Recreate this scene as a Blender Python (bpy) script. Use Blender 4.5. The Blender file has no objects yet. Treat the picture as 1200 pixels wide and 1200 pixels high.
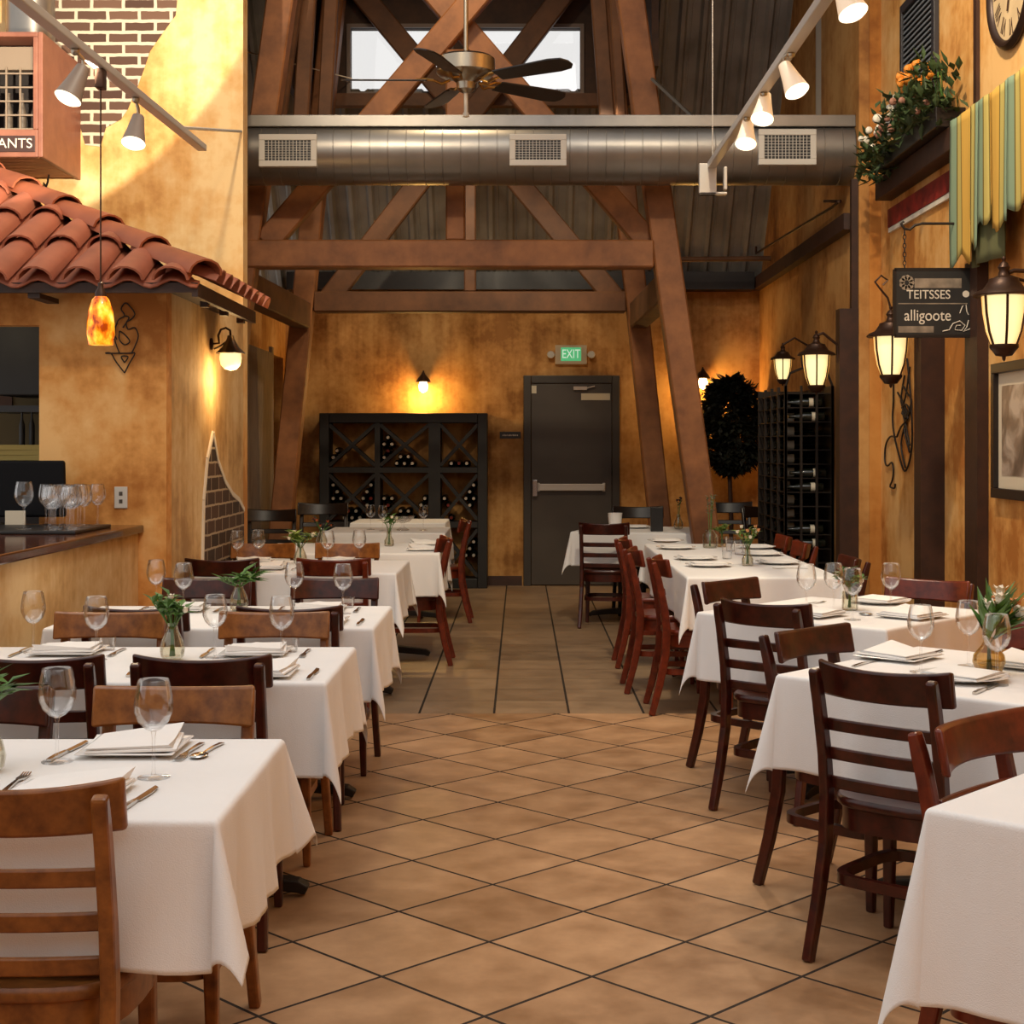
import bpy, math, random
from mathutils import Vector, Matrix
R = math.radians
PI = math.pi
S = bpy.context.scene
COL = S.collection
rnd = random.Random(7)
CX, CY, F, H = 610.0, 523.0, 1760.0, 1.45      # principal point and focal length of the photograph, eye height

def at(px, py, Y):
    return Vector(((px - CX) * Y / F, Y, H - (py - CY) * Y / F))

# ------------------------------------------------------------------ mesh builder
class MB:
    def __init__(s): s.v = []; s.f = []; s.mi = []
    def add(s, vs, fs, mi=0):
        b = len(s.v); s.v += [tuple(v) for v in vs]
        for f in fs: s.f.append([b + i for i in f]); s.mi.append(mi)
        return s
    def box(s, x0, x1, y0, y1, z0, z1, mi=0):
        vs = [(x, y, z) for z in (z0, z1) for y in (y0, y1) for x in (x0, x1)]
        return s.add(vs, [(0, 2, 3, 1), (4, 5, 7, 6), (0, 1, 5, 4), (2, 6, 7, 3), (0, 4, 6, 2), (1, 3, 7, 5)], mi)
    def bar(s, p, q, w, h, up=(0, 0, 1), w2=None, h2=None, mi=0):
        p = Vector(p); q = Vector(q); d = (q - p).normalized(); up = Vector(up)
        if abs(d.dot(up)) > .98: up = Vector((0, 1, 0))
        a = d.cross(up).normalized(); b = a.cross(d).normalized()
        w2 = w if w2 is None else w2; h2 = h if h2 is None else h2
        vs = []
        for c, ww, hh in ((p, w, h), (q, w2, h2)):
            for sa, sb in ((-1, -1), (1, -1), (1, 1), (-1, 1)): vs.append(c + a * sa * ww / 2 + b * sb * hh / 2)
        return s.add(vs, [(3, 2, 1, 0), (4, 5, 6, 7), (0, 1, 5, 4), (1, 2, 6, 5), (2, 3, 7, 6), (3, 0, 4, 7)], mi)
    def sweep(s, pts, w, h, side=(1, 0, 0), mi=0):
        # rectangular section swept along pts; side = direction of w; w, h scalars or lists
        pts = [Vector(p) for p in pts]; n = len(pts); side = Vector(side); vs = []; fs = []
        for i, p in enumerate(pts):
            t = (pts[min(i + 1, n - 1)] - pts[max(i - 1, 0)]).normalized()
            a = (side - t * side.dot(t)).normalized(); b = t.cross(a)
            ww = w[i] if isinstance(w, (list, tuple)) else w; hh = h[i] if isinstance(h, (list, tuple)) else h
            for sa, sb in ((-1, -1), (1, -1), (1, 1), (-1, 1)): vs.append(p + a * sa * ww / 2 + b * sb * hh / 2)
        for i in range(n - 1):
            for k in range(4):
                k2 = (k + 1) % 4; fs.append((i * 4 + k, i * 4 + k2, i * 4 + 4 + k2, i * 4 + 4 + k))
        fs.append((3, 2, 1, 0)); e = (n - 1) * 4; fs.append((e, e + 1, e + 2, e + 3))
        return s.add(vs, fs, mi)
    def tube(s, pts, r, n=8, closed=False, mi=0):
        pts = [Vector(p) for p in pts]; m = len(pts); vs = []; fs = []
        ref = None
        for i, p in enumerate(pts):
            if closed: t = (pts[(i + 1) % m] - pts[i - 1])
            else: t = pts[min(i + 1, m - 1)] - pts[max(i - 1, 0)]
            t = t.normalized() if t.length > 1e-9 else Vector((0, 0, 1))
            if ref is None: ref = Vector((0, 0, 1)) if abs(t.z) < .9 else Vector((1, 0, 0))
            a = ref - t * ref.dot(t)
            if a.length < 1e-4: a = Vector((1, .3, .2)).cross(t)
            a.normalize(); ref = a; b = t.cross(a)
            rr = r[i] if isinstance(r, (list, tuple)) else r
            for k in range(n):
                an = 2 * PI * k / n; vs.append(p + a * (rr * math.cos(an)) + b * (rr * math.sin(an)))
        for i in range(m if closed else m - 1):
            j = (i + 1) % m
            for k in range(n):
                k2 = (k + 1) % n; fs.append((i * n + k, i * n + k2, j * n + k2, j * n + k))
        if not closed:
            fs.append(tuple(range(n - 1, -1, -1))); fs.append(tuple((m - 1) * n + k for k in range(n)))
        return s.add(vs, fs, mi)
    def lathe(s, prof, n=20, c=(0, 0, 0), axis='z', mi=0, M=None, caps=True):
        vs = []; fs = []; m = len(prof)
        for (r, z) in prof:
            for k in range(n):
                a = 2 * PI * k / n; x, y = r * math.cos(a), r * math.sin(a)
                p = Vector((x, y, z)) if axis == 'z' else (Vector((z, x, y)) if axis == 'x' else Vector((y, z, x)))
                if M is not None: p = M @ p
                vs.append(p + Vector(c))
        for i in range(m - 1):
            for k in range(n):
                k2 = (k + 1) % n; fs.append((i * n + k, i * n + k2, (i + 1) * n + k2, (i + 1) * n + k))
        if caps and prof[0][0] > 1e-6: fs.append(tuple(range(n - 1, -1, -1)))
        if caps and prof[-1][0] > 1e-6: fs.append(tuple((m - 1) * n + k for k in range(n)))
        return s.add(vs, fs, mi)
    def prism(s, poly, a, b, fn=None, mi=0):
        # polygon (u,v) extruded from a to b; fn(u,v,w)->point
        fn = fn or (lambda u, v, w: (u, v, w)); n = len(poly)
        vs = [fn(u, v, a) for u, v in poly] + [fn(u, v, b) for u, v in poly]
        fs = [tuple(range(n - 1, -1, -1)), tuple(range(n, 2 * n))] + [(i, (i + 1) % n, n + (i + 1) % n, n + i) for i in range(n)]
        return s.add(vs, fs, mi)
    def grid(s, fn, nu, nv, mi=0):
        vs = [fn(i / nu, j / nv) for j in range(nv + 1) for i in range(nu + 1)]
        w = nu + 1
        fs = [(j * w + i, j * w + i + 1, (j + 1) * w + i + 1, (j + 1) * w + i) for j in range(nv) for i in range(nu)]
        return s.add(vs, fs, mi)
    def ball(s, c, r, n=8, m=6, sc=(1, 1, 1), mi=0):
        prof = [(max(1e-7, r * math.sin(PI * i / m)), -r * math.cos(PI * i / m)) for i in range(m + 1)]
        return s.lathe(prof, n, c, M=Matrix.Diagonal(sc), mi=mi)
    def leaf(s, base, d, L, w, curl=.25, up=(0, 0, 1), mi=0):
        base = Vector(base); d = Vector(d).normalized(); up = Vector(up)
        a = d.cross(up)
        if a.length < 1e-3: a = Vector((1, 0, 0))
        a.normalize(); nrm = a.cross(d)
        p0 = base; p1 = base + d * L * .45 - nrm * 0; p2 = base + d * L - nrm * curl * L * -1
        q1 = p1 + a * w / 2 + nrm * w * .18; q2 = p1 - a * w / 2 + nrm * w * .18
        return s.add([p0, q1, p2, q2, p1], [(0, 1, 4), (0, 4, 3), (4, 1, 2), (3, 4, 2)], mi)
    def build(s, name, mat, parent=None, smooth=False, bevel=0, seg=2, loc=None, rz=0, solid=0, ang=40):
        me = bpy.data.meshes.new(name); me.from_pydata(s.v, [], s.f)
        for m in (mat if isinstance(mat, (list, tuple)) else [mat]): me.materials.append(m)
        if any(s.mi): me.polygons.foreach_set('material_index', s.mi)
        me.validate(); me.update()
        import bmesh
        bm = bmesh.new(); bm.from_mesh(me); bmesh.ops.recalc_face_normals(bm, faces=bm.faces); bm.to_mesh(me); bm.free()
        if smooth:
            me.polygons.foreach_set('use_smooth', [True] * len(me.polygons))
            if smooth != 'all': me.set_sharp_from_angle(angle=R(ang))
        o = bpy.data.objects.new(name, me); COL.objects.link(o)
        if parent is not None: o.parent = parent
        if loc is not None: o.location = loc
        o.rotation_euler.z = rz
        if solid:
            md = o.modifiers.new('Solidify', 'SOLIDIFY'); md.thickness = solid; md.offset = -1
        if bevel:
            md = o.modifiers.new('Bevel', 'BEVEL'); md.width = bevel; md.segments = seg; md.limit_method = 'ANGLE'; md.angle_limit = R(35)
        return o

def tag(o, label, cat, group=None):
    o['label'] = label; o['category'] = cat
    if group: o['group'] = group
    return o
def thing(name, label, cat, loc=(0, 0, 0), rz=0, group=None):
    o = bpy.data.objects.new(name, None); COL.objects.link(o); o.location = loc; o.rotation_euler.z = rz
    o.empty_display_size = .05
    return tag(o, label, cat, group)
def struct(o):
    o['kind'] = 'structure'; return o
def dup(root, loc, rz, label=None, group=None, scale=None):
    r = root.copy(); COL.objects.link(r); r.location = loc; r.rotation_euler = (0, 0, rz)
    if label: r['label'] = label
    if group: r['group'] = group
    if scale: r.scale = scale
    for ch in list(root.children):
        c = ch.copy(); COL.objects.link(c); c.parent = r
        for g in list(ch.children):
            d = g.copy(); COL.objects.link(d); d.parent = c
    return r

# ------------------------------------------------------------------ materials
def newmat(name):
    m = bpy.data.materials.new(name); m.use_nodes = True; nt = m.node_tree
    return m, nt, nt.nodes['Principled BSDF']
def N(nt, t, **kw):
    n = nt.nodes.new(t)
    for k, v in kw.items():
        if k.startswith('i_'): n.inputs[k[2:].replace('_', ' ')].default_value = v
        else: setattr(n, k, v)
    return n
def L(nt, a, b): nt.links.new(a, b)
def col(c): return (c[0], c[1], c[2], 1)
def hexc(r, g, b):
    f = lambda u: (u / 255 / 12.92) if u <= 10 else ((u / 255 + .055) / 1.055) ** 2.4
    return (f(r), f(g), f(b))
def ramp(nt, src, stops):
    r = nt.nodes.new('ShaderNodeValToRGB'); e = r.color_ramp.elements
    while len(e) > 1: e.remove(e[-1])
    e[0].position = stops[0][0]; e[0].color = col(stops[0][1])
    for p, c in stops[1:]:
        k = e.new(p); k.color = col(c)
    L(nt, src, r.inputs['Fac']); return r
def coords(nt, scale=(1, 1, 1), kind='Object'):
    tc = nt.nodes.new('ShaderNodeTexCoord'); mp = nt.nodes.new('ShaderNodeMapping'); mp.inputs['Scale'].default_value = scale
    L(nt, tc.outputs[kind], mp.inputs['Vector']); return mp.outputs['Vector']
def plain(name, c, rough=.5, metal=0, spec=.5, coat=0, noise=0, nscale=8):
    m, nt, b = newmat(name)
    b.inputs['Base Color'].default_value = col(c); b.inputs['Roughness'].default_value = rough; b.inputs['Metallic'].default_value = metal
    b.inputs['Specular IOR Level'].default_value = spec; b.inputs['Coat Weight'].default_value = coat
    if noise:
        n = N(nt, 'ShaderNodeTexNoise', i_Scale=nscale, i_Detail=5.0); L(nt, coords(nt), n.inputs['Vector'])
        r = ramp(nt, n.outputs['Fac'], [(.3, [x * (1 - noise) for x in c]), (.7, [min(1, x * (1 + noise)) for x in c])])
        L(nt, r.outputs['Color'], b.inputs['Base Color'])
    return m
def wood(name, c1, c2, rough=.35, scale=(1, 1, 1), grain=14, bump=.05, spec=.5, coat=0, rough2=None):
    m, nt, b = newmat(name)
    v = coords(nt, scale)
    n1 = N(nt, 'ShaderNodeTexNoise', i_Scale=grain, i_Detail=6.0, i_Roughness=.6); L(nt, v, n1.inputs['Vector'])
    n2 = N(nt, 'ShaderNodeTexNoise', i_Scale=1.7, i_Detail=3.0); L(nt, coords(nt), n2.inputs['Vector'])
    mx = N(nt, 'ShaderNodeMath', operation='MULTIPLY_ADD'); L(nt, n2.outputs['Fac'], mx.inputs[0]); mx.inputs[1].default_value = .35
    sb = N(nt, 'ShaderNodeMath', operation='SUBTRACT'); L(nt, n1.outputs['Fac'], sb.inputs[0]); sb.inputs[1].default_value = .18
    L(nt, sb.outputs[0], mx.inputs[2])
    r = ramp(nt, mx.outputs[0], [(.25, c1), (.75, c2)])
    L(nt, r.outputs['Color'], b.inputs['Base Color']); b.inputs['Roughness'].default_value = rough
    b.inputs['Specular IOR Level'].default_value = spec; b.inputs['Coat Weight'].default_value = coat; b.inputs['Coat Roughness'].default_value = .2
    bp = N(nt, 'ShaderNodeBump', i_Strength=bump, i_Distance=.01); L(nt, n1.outputs['Fac'], bp.inputs['Height']); L(nt, bp.outputs['Normal'], b.inputs['Normal'])
    return m
def plaster(name, cA, cB, cC, stretch=(1, 1, 1), sc=2.0, streak=(6, 6, .5), rough=.75, ws=.4):
    m, nt, b = newmat(name)
    n1 = N(nt, 'ShaderNodeTexNoise', i_Scale=sc, i_Detail=8.0, i_Roughness=.62); L(nt, coords(nt, stretch), n1.inputs['Vector'])
    n2 = N(nt, 'ShaderNodeTexNoise', i_Scale=2.2, i_Detail=4.0); L(nt, coords(nt, streak), n2.inputs['Vector'])
    n3 = N(nt, 'ShaderNodeTexNoise', i_Scale=sc * 9, i_Detail=4.0); L(nt, coords(nt, stretch), n3.inputs['Vector'])
    a = N(nt, 'ShaderNodeMath', operation='MULTIPLY'); L(nt, n2.outputs['Fac'], a.inputs[0]); a.inputs[1].default_value = ws
    a2 = N(nt, 'ShaderNodeMath', operation='MULTIPLY_ADD'); L(nt, n1.outputs['Fac'], a2.inputs[0]); a2.inputs[1].default_value = 1.15 - ws; L(nt, a.outputs[0], a2.inputs[2])
    a3 = N(nt, 'ShaderNodeMath', operation='MULTIPLY_ADD'); L(nt, n3.outputs['Fac'], a3.inputs[0]); a3.inputs[1].default_value = .2; L(nt, a2.outputs[0], a3.inputs[2])
    r = ramp(nt, a3.outputs[0], [(.54, cA), (.66, cB), (.80, cC)])
    L(nt, r.outputs['Color'], b.inputs['Base Color']); b.inputs['Roughness'].default_value = rough; b.inputs['Specular IOR Level'].default_value = .3
    bp = N(nt, 'ShaderNodeBump', i_Strength=.12, i_Distance=.01); L(nt, a3.outputs[0], bp.inputs['Height']); L(nt, bp.outputs['Normal'], b.inputs['Normal'])
    return m
def emis(name, c, s, c2=None, base=None):
    m, nt, b = newmat(name)
    b.inputs['Base Color'].default_value = col(base or c); b.inputs['Emission Strength'].default_value = s
    b.inputs['Emission Color'].default_value = col(c); b.inputs['Roughness'].default_value = .4
    if c2:
        lw = N(nt, 'ShaderNodeLayerWeight', i_Blend=.45); r = ramp(nt, lw.outputs['Facing'], [(.15, c), (.85, c2)]); L(nt, r.outputs['Color'], b.inputs['Emission Color'])
    return m
def thin_glass(name, tint=(1, 1, 1), gloss=1.0, dark=.0):
    m = bpy.data.materials.new(name); m.use_nodes = True; nt = m.node_tree; nt.nodes.clear()
    o = nt.nodes.new('ShaderNodeOutputMaterial'); mix = nt.nodes.new('ShaderNodeMixShader')
    t = nt.nodes.new('ShaderNodeBsdfTransparent'); t.inputs['Color'].default_value = col(tint)
    g = nt.nodes.new('ShaderNodeBsdfGlossy'); g.inputs['Roughness'].default_value = .02; g.inputs['Color'].default_value = (1, 1, 1, 1)
    lw = N(nt, 'ShaderNodeLayerWeight', i_Blend=.25)
    mr = N(nt, 'ShaderNodeMapRange'); mr.inputs['To Min'].default_value = .03; mr.inputs['To Max'].default_value = .5 * gloss
    L(nt, lw.outputs['Fresnel'], mr.inputs['Value'])
    r2 = ramp(nt, lw.outputs['Facing'], [(.0, tint), (.7, [x * .93 for x in tint]), (1, [x * .86 for x in tint])]); L(nt, r2.outputs['Color'], t.inputs['Color'])
    L(nt, mr.outputs['Result'], mix.inputs['Fac']); L(nt, t.outputs[0], mix.inputs[1]); L(nt, g.outputs[0], mix.inputs[2]); L(nt, mix.outputs[0], o.inputs['Surface'])
    return m
def brickmat(name, c1, c2, mortar, axes='xz', bw=.21, bh=.075, ms=.012):
    m, nt, b = newmat(name)
    tc = nt.nodes.new('ShaderNodeTexCoord'); sp = nt.nodes.new('ShaderNodeSeparateXYZ'); cb = nt.nodes.new('ShaderNodeCombineXYZ')
    L(nt, tc.outputs['Object'], sp.inputs[0]); L(nt, sp.outputs['X' if axes[0] == 'x' else 'Y'], cb.inputs[0]); L(nt, sp.outputs['Z'], cb.inputs[1])
    nz = N(nt, 'ShaderNodeTexNoise', i_Scale=14.0, i_Detail=3.0); L(nt, tc.outputs['Object'], nz.inputs['Vector'])
    ad = N(nt, 'ShaderNodeVectorMath', operation='MULTIPLY_ADD'); L(nt, nz.outputs['Color'], ad.inputs[0]); ad.inputs[1].default_value = (.012, .012, 0); L(nt, cb.outputs[0], ad.inputs[2])
    br = nt.nodes.new('ShaderNodeTexBrick'); L(nt, ad.outputs[0], br.inputs['Vector'])
    br.inputs['Color1'].default_value = col(c1); br.inputs['Color2'].default_value = col(c2); br.inputs['Mortar'].default_value = col(mortar)
    br.inputs['Scale'].default_value = 1; br.inputs['Brick Width'].default_value = bw; br.inputs['Row Height'].default_value = bh; br.inputs['Mortar Size'].default_value = ms
    br.inputs['Mortar Smooth'].default_value = .2
    L(nt, br.outputs['Color'], b.inputs['Base Color']); b.inputs['Roughness'].default_value = .85
    bp = N(nt, 'ShaderNodeBump', i_Strength=.5, i_Distance=.01, invert=True); L(nt, br.outputs['Fac'], bp.inputs['Height']); L(nt, bp.outputs['Normal'], b.inputs['Normal'])
    return m
def tilemat(name, diag, c1, c2, grout, gw=.009, gw2=None):
    m, nt, b = newmat(name); s = .4064
    g = nt.nodes.new('ShaderNodeNewGeometry'); sp = nt.nodes.new('ShaderNodeSeparateXYZ'); L(nt, g.outputs['Position'], sp.inputs[0])
    def M(op, a, bb=None, c=None):
        n = N(nt, 'ShaderNodeMath', operation=op)
        for i, q in enumerate((a, bb, c)):
            if q is None: continue
            if isinstance(q, (int, float)): n.inputs[i].default_value = q
            else: L(nt, q, n.inputs[i])
        return n.outputs[0]
    x, y = sp.outputs['X'], sp.outputs['Y']
    if diag:
        x0, y0 = -.667, 3.82; k = 1 / (math.sqrt(2) * s)
        u = M('MULTIPLY', M('ADD', M('SUBTRACT', x, x0), M('SUBTRACT', y, y0)), k)
        v = M('MULTIPLY', M('SUBTRACT', M('SUBTRACT', y, y0), M('SUBTRACT', x, x0)), k)
    else:
        u = M('MULTIPLY', M('ADD', x, .1436), 1 / s); v = M('MULTIPLY', M('SUBTRACT', y, 8.15), 1 / s)
    du = M('ABSOLUTE', M('SUBTRACT', M('FRACT', M('ADD', u, .5)), .5)); dv = M('ABSOLUTE', M('SUBTRACT', M('FRACT', M('ADD', v, .5)), .5))
    gu = M('LESS_THAN', du, gw / 2 / s); gv = M('LESS_THAN', dv, (gw2 or gw) / 2 / s); gr = M('MAXIMUM', gu, gv)
    cb = nt.nodes.new('ShaderNodeCombineXYZ'); L(nt, M('FLOOR', u), cb.inputs[0]); L(nt, M('FLOOR', v), cb.inputs[1])
    wn = nt.nodes.new('ShaderNodeTexWhiteNoise'); wn.noise_dimensions = '2D'; L(nt, cb.outputs[0], wn.inputs['Vector'])
    nz = N(nt, 'ShaderNodeTexNoise', i_Scale=5.0, i_Detail=7.0, i_Roughness=.6); ad = N(nt, 'ShaderNodeVectorMath', operation='MULTIPLY_ADD')
    L(nt, wn.outputs['Color'], ad.inputs[0]); ad.inputs[1].default_value = (9, 9, 9); L(nt, g.outputs['Position'], ad.inputs[2]); L(nt, ad.outputs[0], nz.inputs['Vector'])
    val = M('MULTIPLY_ADD', wn.outputs['Value'], .22, M('MULTIPLY_ADD', nz.outputs['Fac'], .9, -.06))
    r = ramp(nt, val, [(.25, c1), (.75, c2)])
    mx = N(nt, 'ShaderNodeMix', data_type='RGBA'); L(nt, gr, mx.inputs['Factor']); L(nt, r.outputs['Color'], mx.inputs['A']); mx.inputs['B'].default_value = col(grout)
    L(nt, mx.outputs['Result'], b.inputs['Base Color'])
    L(nt, M('MULTIPLY_ADD', gr, .4, M('MULTIPLY_ADD', nz.outputs['Fac'], .25, .3)), b.inputs['Roughness']); b.inputs['Specular IOR Level'].default_value = .4
    bp = N(nt, 'ShaderNodeBump', i_Strength=.35, i_Distance=.006); L(nt, M('SUBTRACT', M('MULTIPLY', nz.outputs['Fac'], .25), gr), bp.inputs['Height']); L(nt, bp.outputs['Normal'], b.inputs['Normal'])
    return m
def cloth_mat(name, c):
    m, nt, b = newmat(name)
    n = N(nt, 'ShaderNodeTexNoise', i_Scale=3.0, i_Detail=4.0); L(nt, coords(nt), n.inputs['Vector'])
    r = ramp(nt, n.outputs['Fac'], [(.3, [x * .95 for x in c]), (.7, c)]); L(nt, r.outputs['Color'], b.inputs['Base Color'])
    b.inputs['Roughness'].default_value = .9; b.inputs['Specular IOR Level'].default_value = .15; b.inputs['Sheen Weight'].default_value = .15
    w = N(nt, 'ShaderNodeTexNoise', i_Scale=420.0, i_Detail=1.0); L(nt, coords(nt), w.inputs['Vector'])
    w2 = N(nt, 'ShaderNodeTexNoise', i_Scale=7.0, i_Detail=3.0); L(nt, coords(nt, (1, 1, .4)), w2.inputs['Vector'])
    ad = N(nt, 'ShaderNodeMath', operation='MULTIPLY_ADD'); L(nt, w2.outputs['Fac'], ad.inputs[0]); ad.inputs[1].default_value = 9.0; L(nt, w.outputs['Fac'], ad.inputs[2])
    bp = N(nt, 'ShaderNodeBump', i_Strength=.25, i_Distance=.003); L(nt, ad.outputs[0], bp.inputs['Height']); L(nt, bp.outputs['Normal'], b.inputs['Normal'])
    return m

AMB = (hexc(168, 108, 50), hexc(204, 146, 80), hexc(222, 172, 108))
M_plas = plaster('amber_plaster', hexc(172, 108, 46), hexc(214, 152, 82), hexc(232, 184, 120), sc=1.5, ws=.12)
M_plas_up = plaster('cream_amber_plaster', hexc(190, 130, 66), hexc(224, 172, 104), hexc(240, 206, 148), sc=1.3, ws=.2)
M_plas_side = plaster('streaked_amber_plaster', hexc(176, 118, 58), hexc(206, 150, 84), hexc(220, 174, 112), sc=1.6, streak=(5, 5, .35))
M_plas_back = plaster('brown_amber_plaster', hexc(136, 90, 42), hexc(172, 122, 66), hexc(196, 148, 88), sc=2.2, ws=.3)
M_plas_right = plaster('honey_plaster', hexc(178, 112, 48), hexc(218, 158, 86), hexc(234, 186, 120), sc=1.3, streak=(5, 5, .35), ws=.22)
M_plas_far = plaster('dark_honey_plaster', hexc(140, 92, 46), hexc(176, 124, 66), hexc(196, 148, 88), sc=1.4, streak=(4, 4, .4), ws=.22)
M_hut_side = plaster('grey_gold_plaster', hexc(174, 136, 88), hexc(206, 170, 118), hexc(224, 198, 152), sc=1.6, streak=(6, 6, .4), ws=.25)
M_band = plaster('dark_amber_band', hexc(150, 92, 36), hexc(186, 122, 54), hexc(200, 140, 70), sc=1.4, streak=(4, 4, .3))
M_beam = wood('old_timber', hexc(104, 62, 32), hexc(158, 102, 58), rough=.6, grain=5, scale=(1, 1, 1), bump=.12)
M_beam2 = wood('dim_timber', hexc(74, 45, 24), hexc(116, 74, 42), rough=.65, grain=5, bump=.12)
M_darkboard = wood('dark_roof_board', hexc(40, 24, 14), hexc(78, 48, 28), rough=.7, grain=6, bump=.1)
M_trim = wood('dark_brown_trim', hexc(40, 20, 10), hexc(66, 36, 20), rough=.55, grain=10)
M_corr = plain('galvanised_sheet', hexc(146, 140, 132), rough=.42, metal=.2, noise=.25, nscale=3)
M_duct = plain('duct_metal', hexc(140, 135, 129), rough=.34, metal=.85, noise=.1, nscale=5)
M_alu = plain('painted_aluminium', hexc(190, 184, 176), rough=.4, metal=.3)
M_grille = plain('register_white', hexc(196, 190, 180), rough=.5)
M_black = plain('black_paint', (.012, .011, .011), rough=.45, noise=.3)
M_iron = plain('wrought_iron', (.025, .018, .014), rough=.5, metal=.5)
M_bronze = plain('bronze_iron', hexc(62, 40, 28), rough=.42, metal=.6, noise=.2)
M_nickel = plain('brushed_nickel', hexc(170, 158, 140), rough=.28, metal=1)
M_brass = plain('brass', hexc(170, 130, 70), rough=.3, metal=1)
M_steel = plain('cutlery_steel', hexc(200, 196, 190), rough=.16, metal=1)
M_cloth = cloth_mat('white_linen', (.86, .845, .825))
M_napkin = cloth_mat('napkin_linen', (.9, .88, .85))
M_plate = plain('white_china', (.82, .8, .77), rough=.15)
M_glass = thin_glass('clear_glass')
M_vase = thin_glass('vase_glass', (.93, .92, .86))
M_amberv = thin_glass('amber_vase_glass', (.86, .74, .52))
M_pane = thin_glass('window_glass', (1, 1, 1), .4)
M_mah = wood('mahogany_stain', hexc(34, 11, 8), hexc(82, 30, 18), rough=.28, grain=22, scale=(1, 1, 1), bump=.03)
M_red = wood('cherry_stain', hexc(66, 20, 10), hexc(122, 46, 22), rough=.28, grain=20, bump=.03)
M_honey = wood('honey_stain', hexc(98, 54, 22), hexc(164, 104, 48), rough=.32, grain=22, bump=.03)
M_blackwood = wood('black_stain', hexc(14, 10, 9), hexc(34, 22, 17), rough=.35, grain=20, bump=.03)
M_bar = wood('bar_top_stain', hexc(46, 22, 14), hexc(86, 46, 28), rough=.14, grain=9, scale=(6, 1, 6), bump=.01)
M_terra = plain('terracotta', hexc(158, 90, 64), rough=.6, noise=.16, nscale=5)
M_terra2 = plain('terracotta_hip', hexc(152, 82, 50), rough=.6, noise=.16, nscale=5)
M_fascia = wood('dark_fascia', hexc(34, 18, 10), hexc(64, 36, 20), rough=.6)
M_crate = wood('reddish_crate_wood', hexc(122, 72, 54), hexc(152, 98, 74), rough=.5, grain=7, bump=.03)
M_crate_in = plain('crate_dark', (.03, .022, .018), rough=.7)
M_tan = plain('tan_plastic', hexc(132, 114, 94), rough=.5)
M_brick = brickmat('bare_brick', hexc(72, 48, 36), hexc(108, 78, 60), hexc(205, 190, 165))
M_brick2 = brickmat('dark_bare_brick', hexc(50, 32, 24), hexc(80, 54, 38), hexc(168, 150, 126), axes='yz', bw=.22, bh=.085, ms=.007)
M_white = plain('white_render', hexc(226, 216, 198), rough=.8)
M_door = plain('dark_grey_door', hexc(66, 58, 50), rough=.4, noise=.12, nscale=3)
M_greyb = wood('weathered_board', hexc(104, 88, 76), hexc(152, 134, 116), rough=.8, grain=8, scale=(6, 6, .6))
M_rack = plain('black_stained_rack', hexc(23, 21, 19), rough=.5, noise=.2)
M_bottle = plain('dark_bottle_glass', (.008, .010, .007), rough=.08, spec=.6)
M_foil = plain('foil_cap', hexc(190, 184, 170), rough=.3, metal=.7)
M_foilr = plain('red_foil_cap', hexc(110, 30, 20), rough=.35, metal=.4)
M_label = plain('paper_label', hexc(205, 194, 172), rough=.8)
M_leaf = plain('fresh_leaf', hexc(74, 112, 44), rough=.5, noise=.35, nscale=30)
M_leaf2 = plain('pale_leaf', hexc(126, 150, 70), rough=.5, noise=.3, nscale=30)
M_darkleaf = plain('dark_leaf', hexc(22, 25, 15), rough=.6, noise=.4, nscale=20)
M_bloom_w = plain('white_petal', hexc(236, 226, 206), rough=.6)
M_bloom_o = plain('orange_petal', hexc(214, 132, 40), rough=.6)
M_bloom_p = plain('peach_petal', hexc(226, 160, 110), rough=.6)
M_bloom_r = plain('rust_petal', hexc(150, 70, 30), rough=.6)
M_lit = emis('lit_lantern_glass', (1, .79, .38), 1.05, (.8, .37, .05), base=(.9, .7, .4))
M_bulb = emis('lit_bulb', (1, .78, .42), 6)
M_bulbw = emis('lit_spot_lens', (1, .86, .6), 2.2)
M_shade = emis('lit_frosted_glass', (1, .72, .36), 1.0, (.9, .5, .18), base=(.9, .8, .6))
M_floor1 = tilemat('diagonal_tan_tile', True, hexc(138, 100, 66), hexc(198, 156, 116), hexc(40, 28, 20), gw=.011)
M_floor2 = tilemat('straight_brown_tile', False, hexc(116, 92, 68), hexc(160, 132, 102), hexc(36, 27, 21), gw=.013, gw2=.005)
# ================================================================== SETTING
fl = MB(); fl.box(-5.2, 4.2, -2.2, 8.15, -.1, 0, 0); fl.box(-5.2, 4.2, 8.15, 15.7, -.1, 0, 1)
struct(fl.build('floor', [M_floor1, M_floor2]))
BY = 15.65; RX = 2.49; NX = 2.65; STEP = 11.05; TOPZ = 6.6
roofz = lambda y: 3.08 + 1.25 * (BY - y)
# back wall
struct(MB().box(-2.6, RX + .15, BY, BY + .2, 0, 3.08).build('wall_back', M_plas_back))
struct(MB().box(-.345, .015, BY - .02, BY, 0, .1).box(1.045, RX, BY - .02, BY, 0, .1).build('baseboard_back', M_trim))
# right wall, far half (stands a little further into the room) and near half
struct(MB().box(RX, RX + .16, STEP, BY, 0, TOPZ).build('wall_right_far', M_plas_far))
struct(MB().box(NX, NX + .16, -.5, STEP, 0, TOPZ).build('wall_right_near', M_plas_right))
struct(MB().box(NX - .085, NX + .001, STEP - .012, STEP - .001, 0, TOPZ).build('trim_1', M_band))
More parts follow.
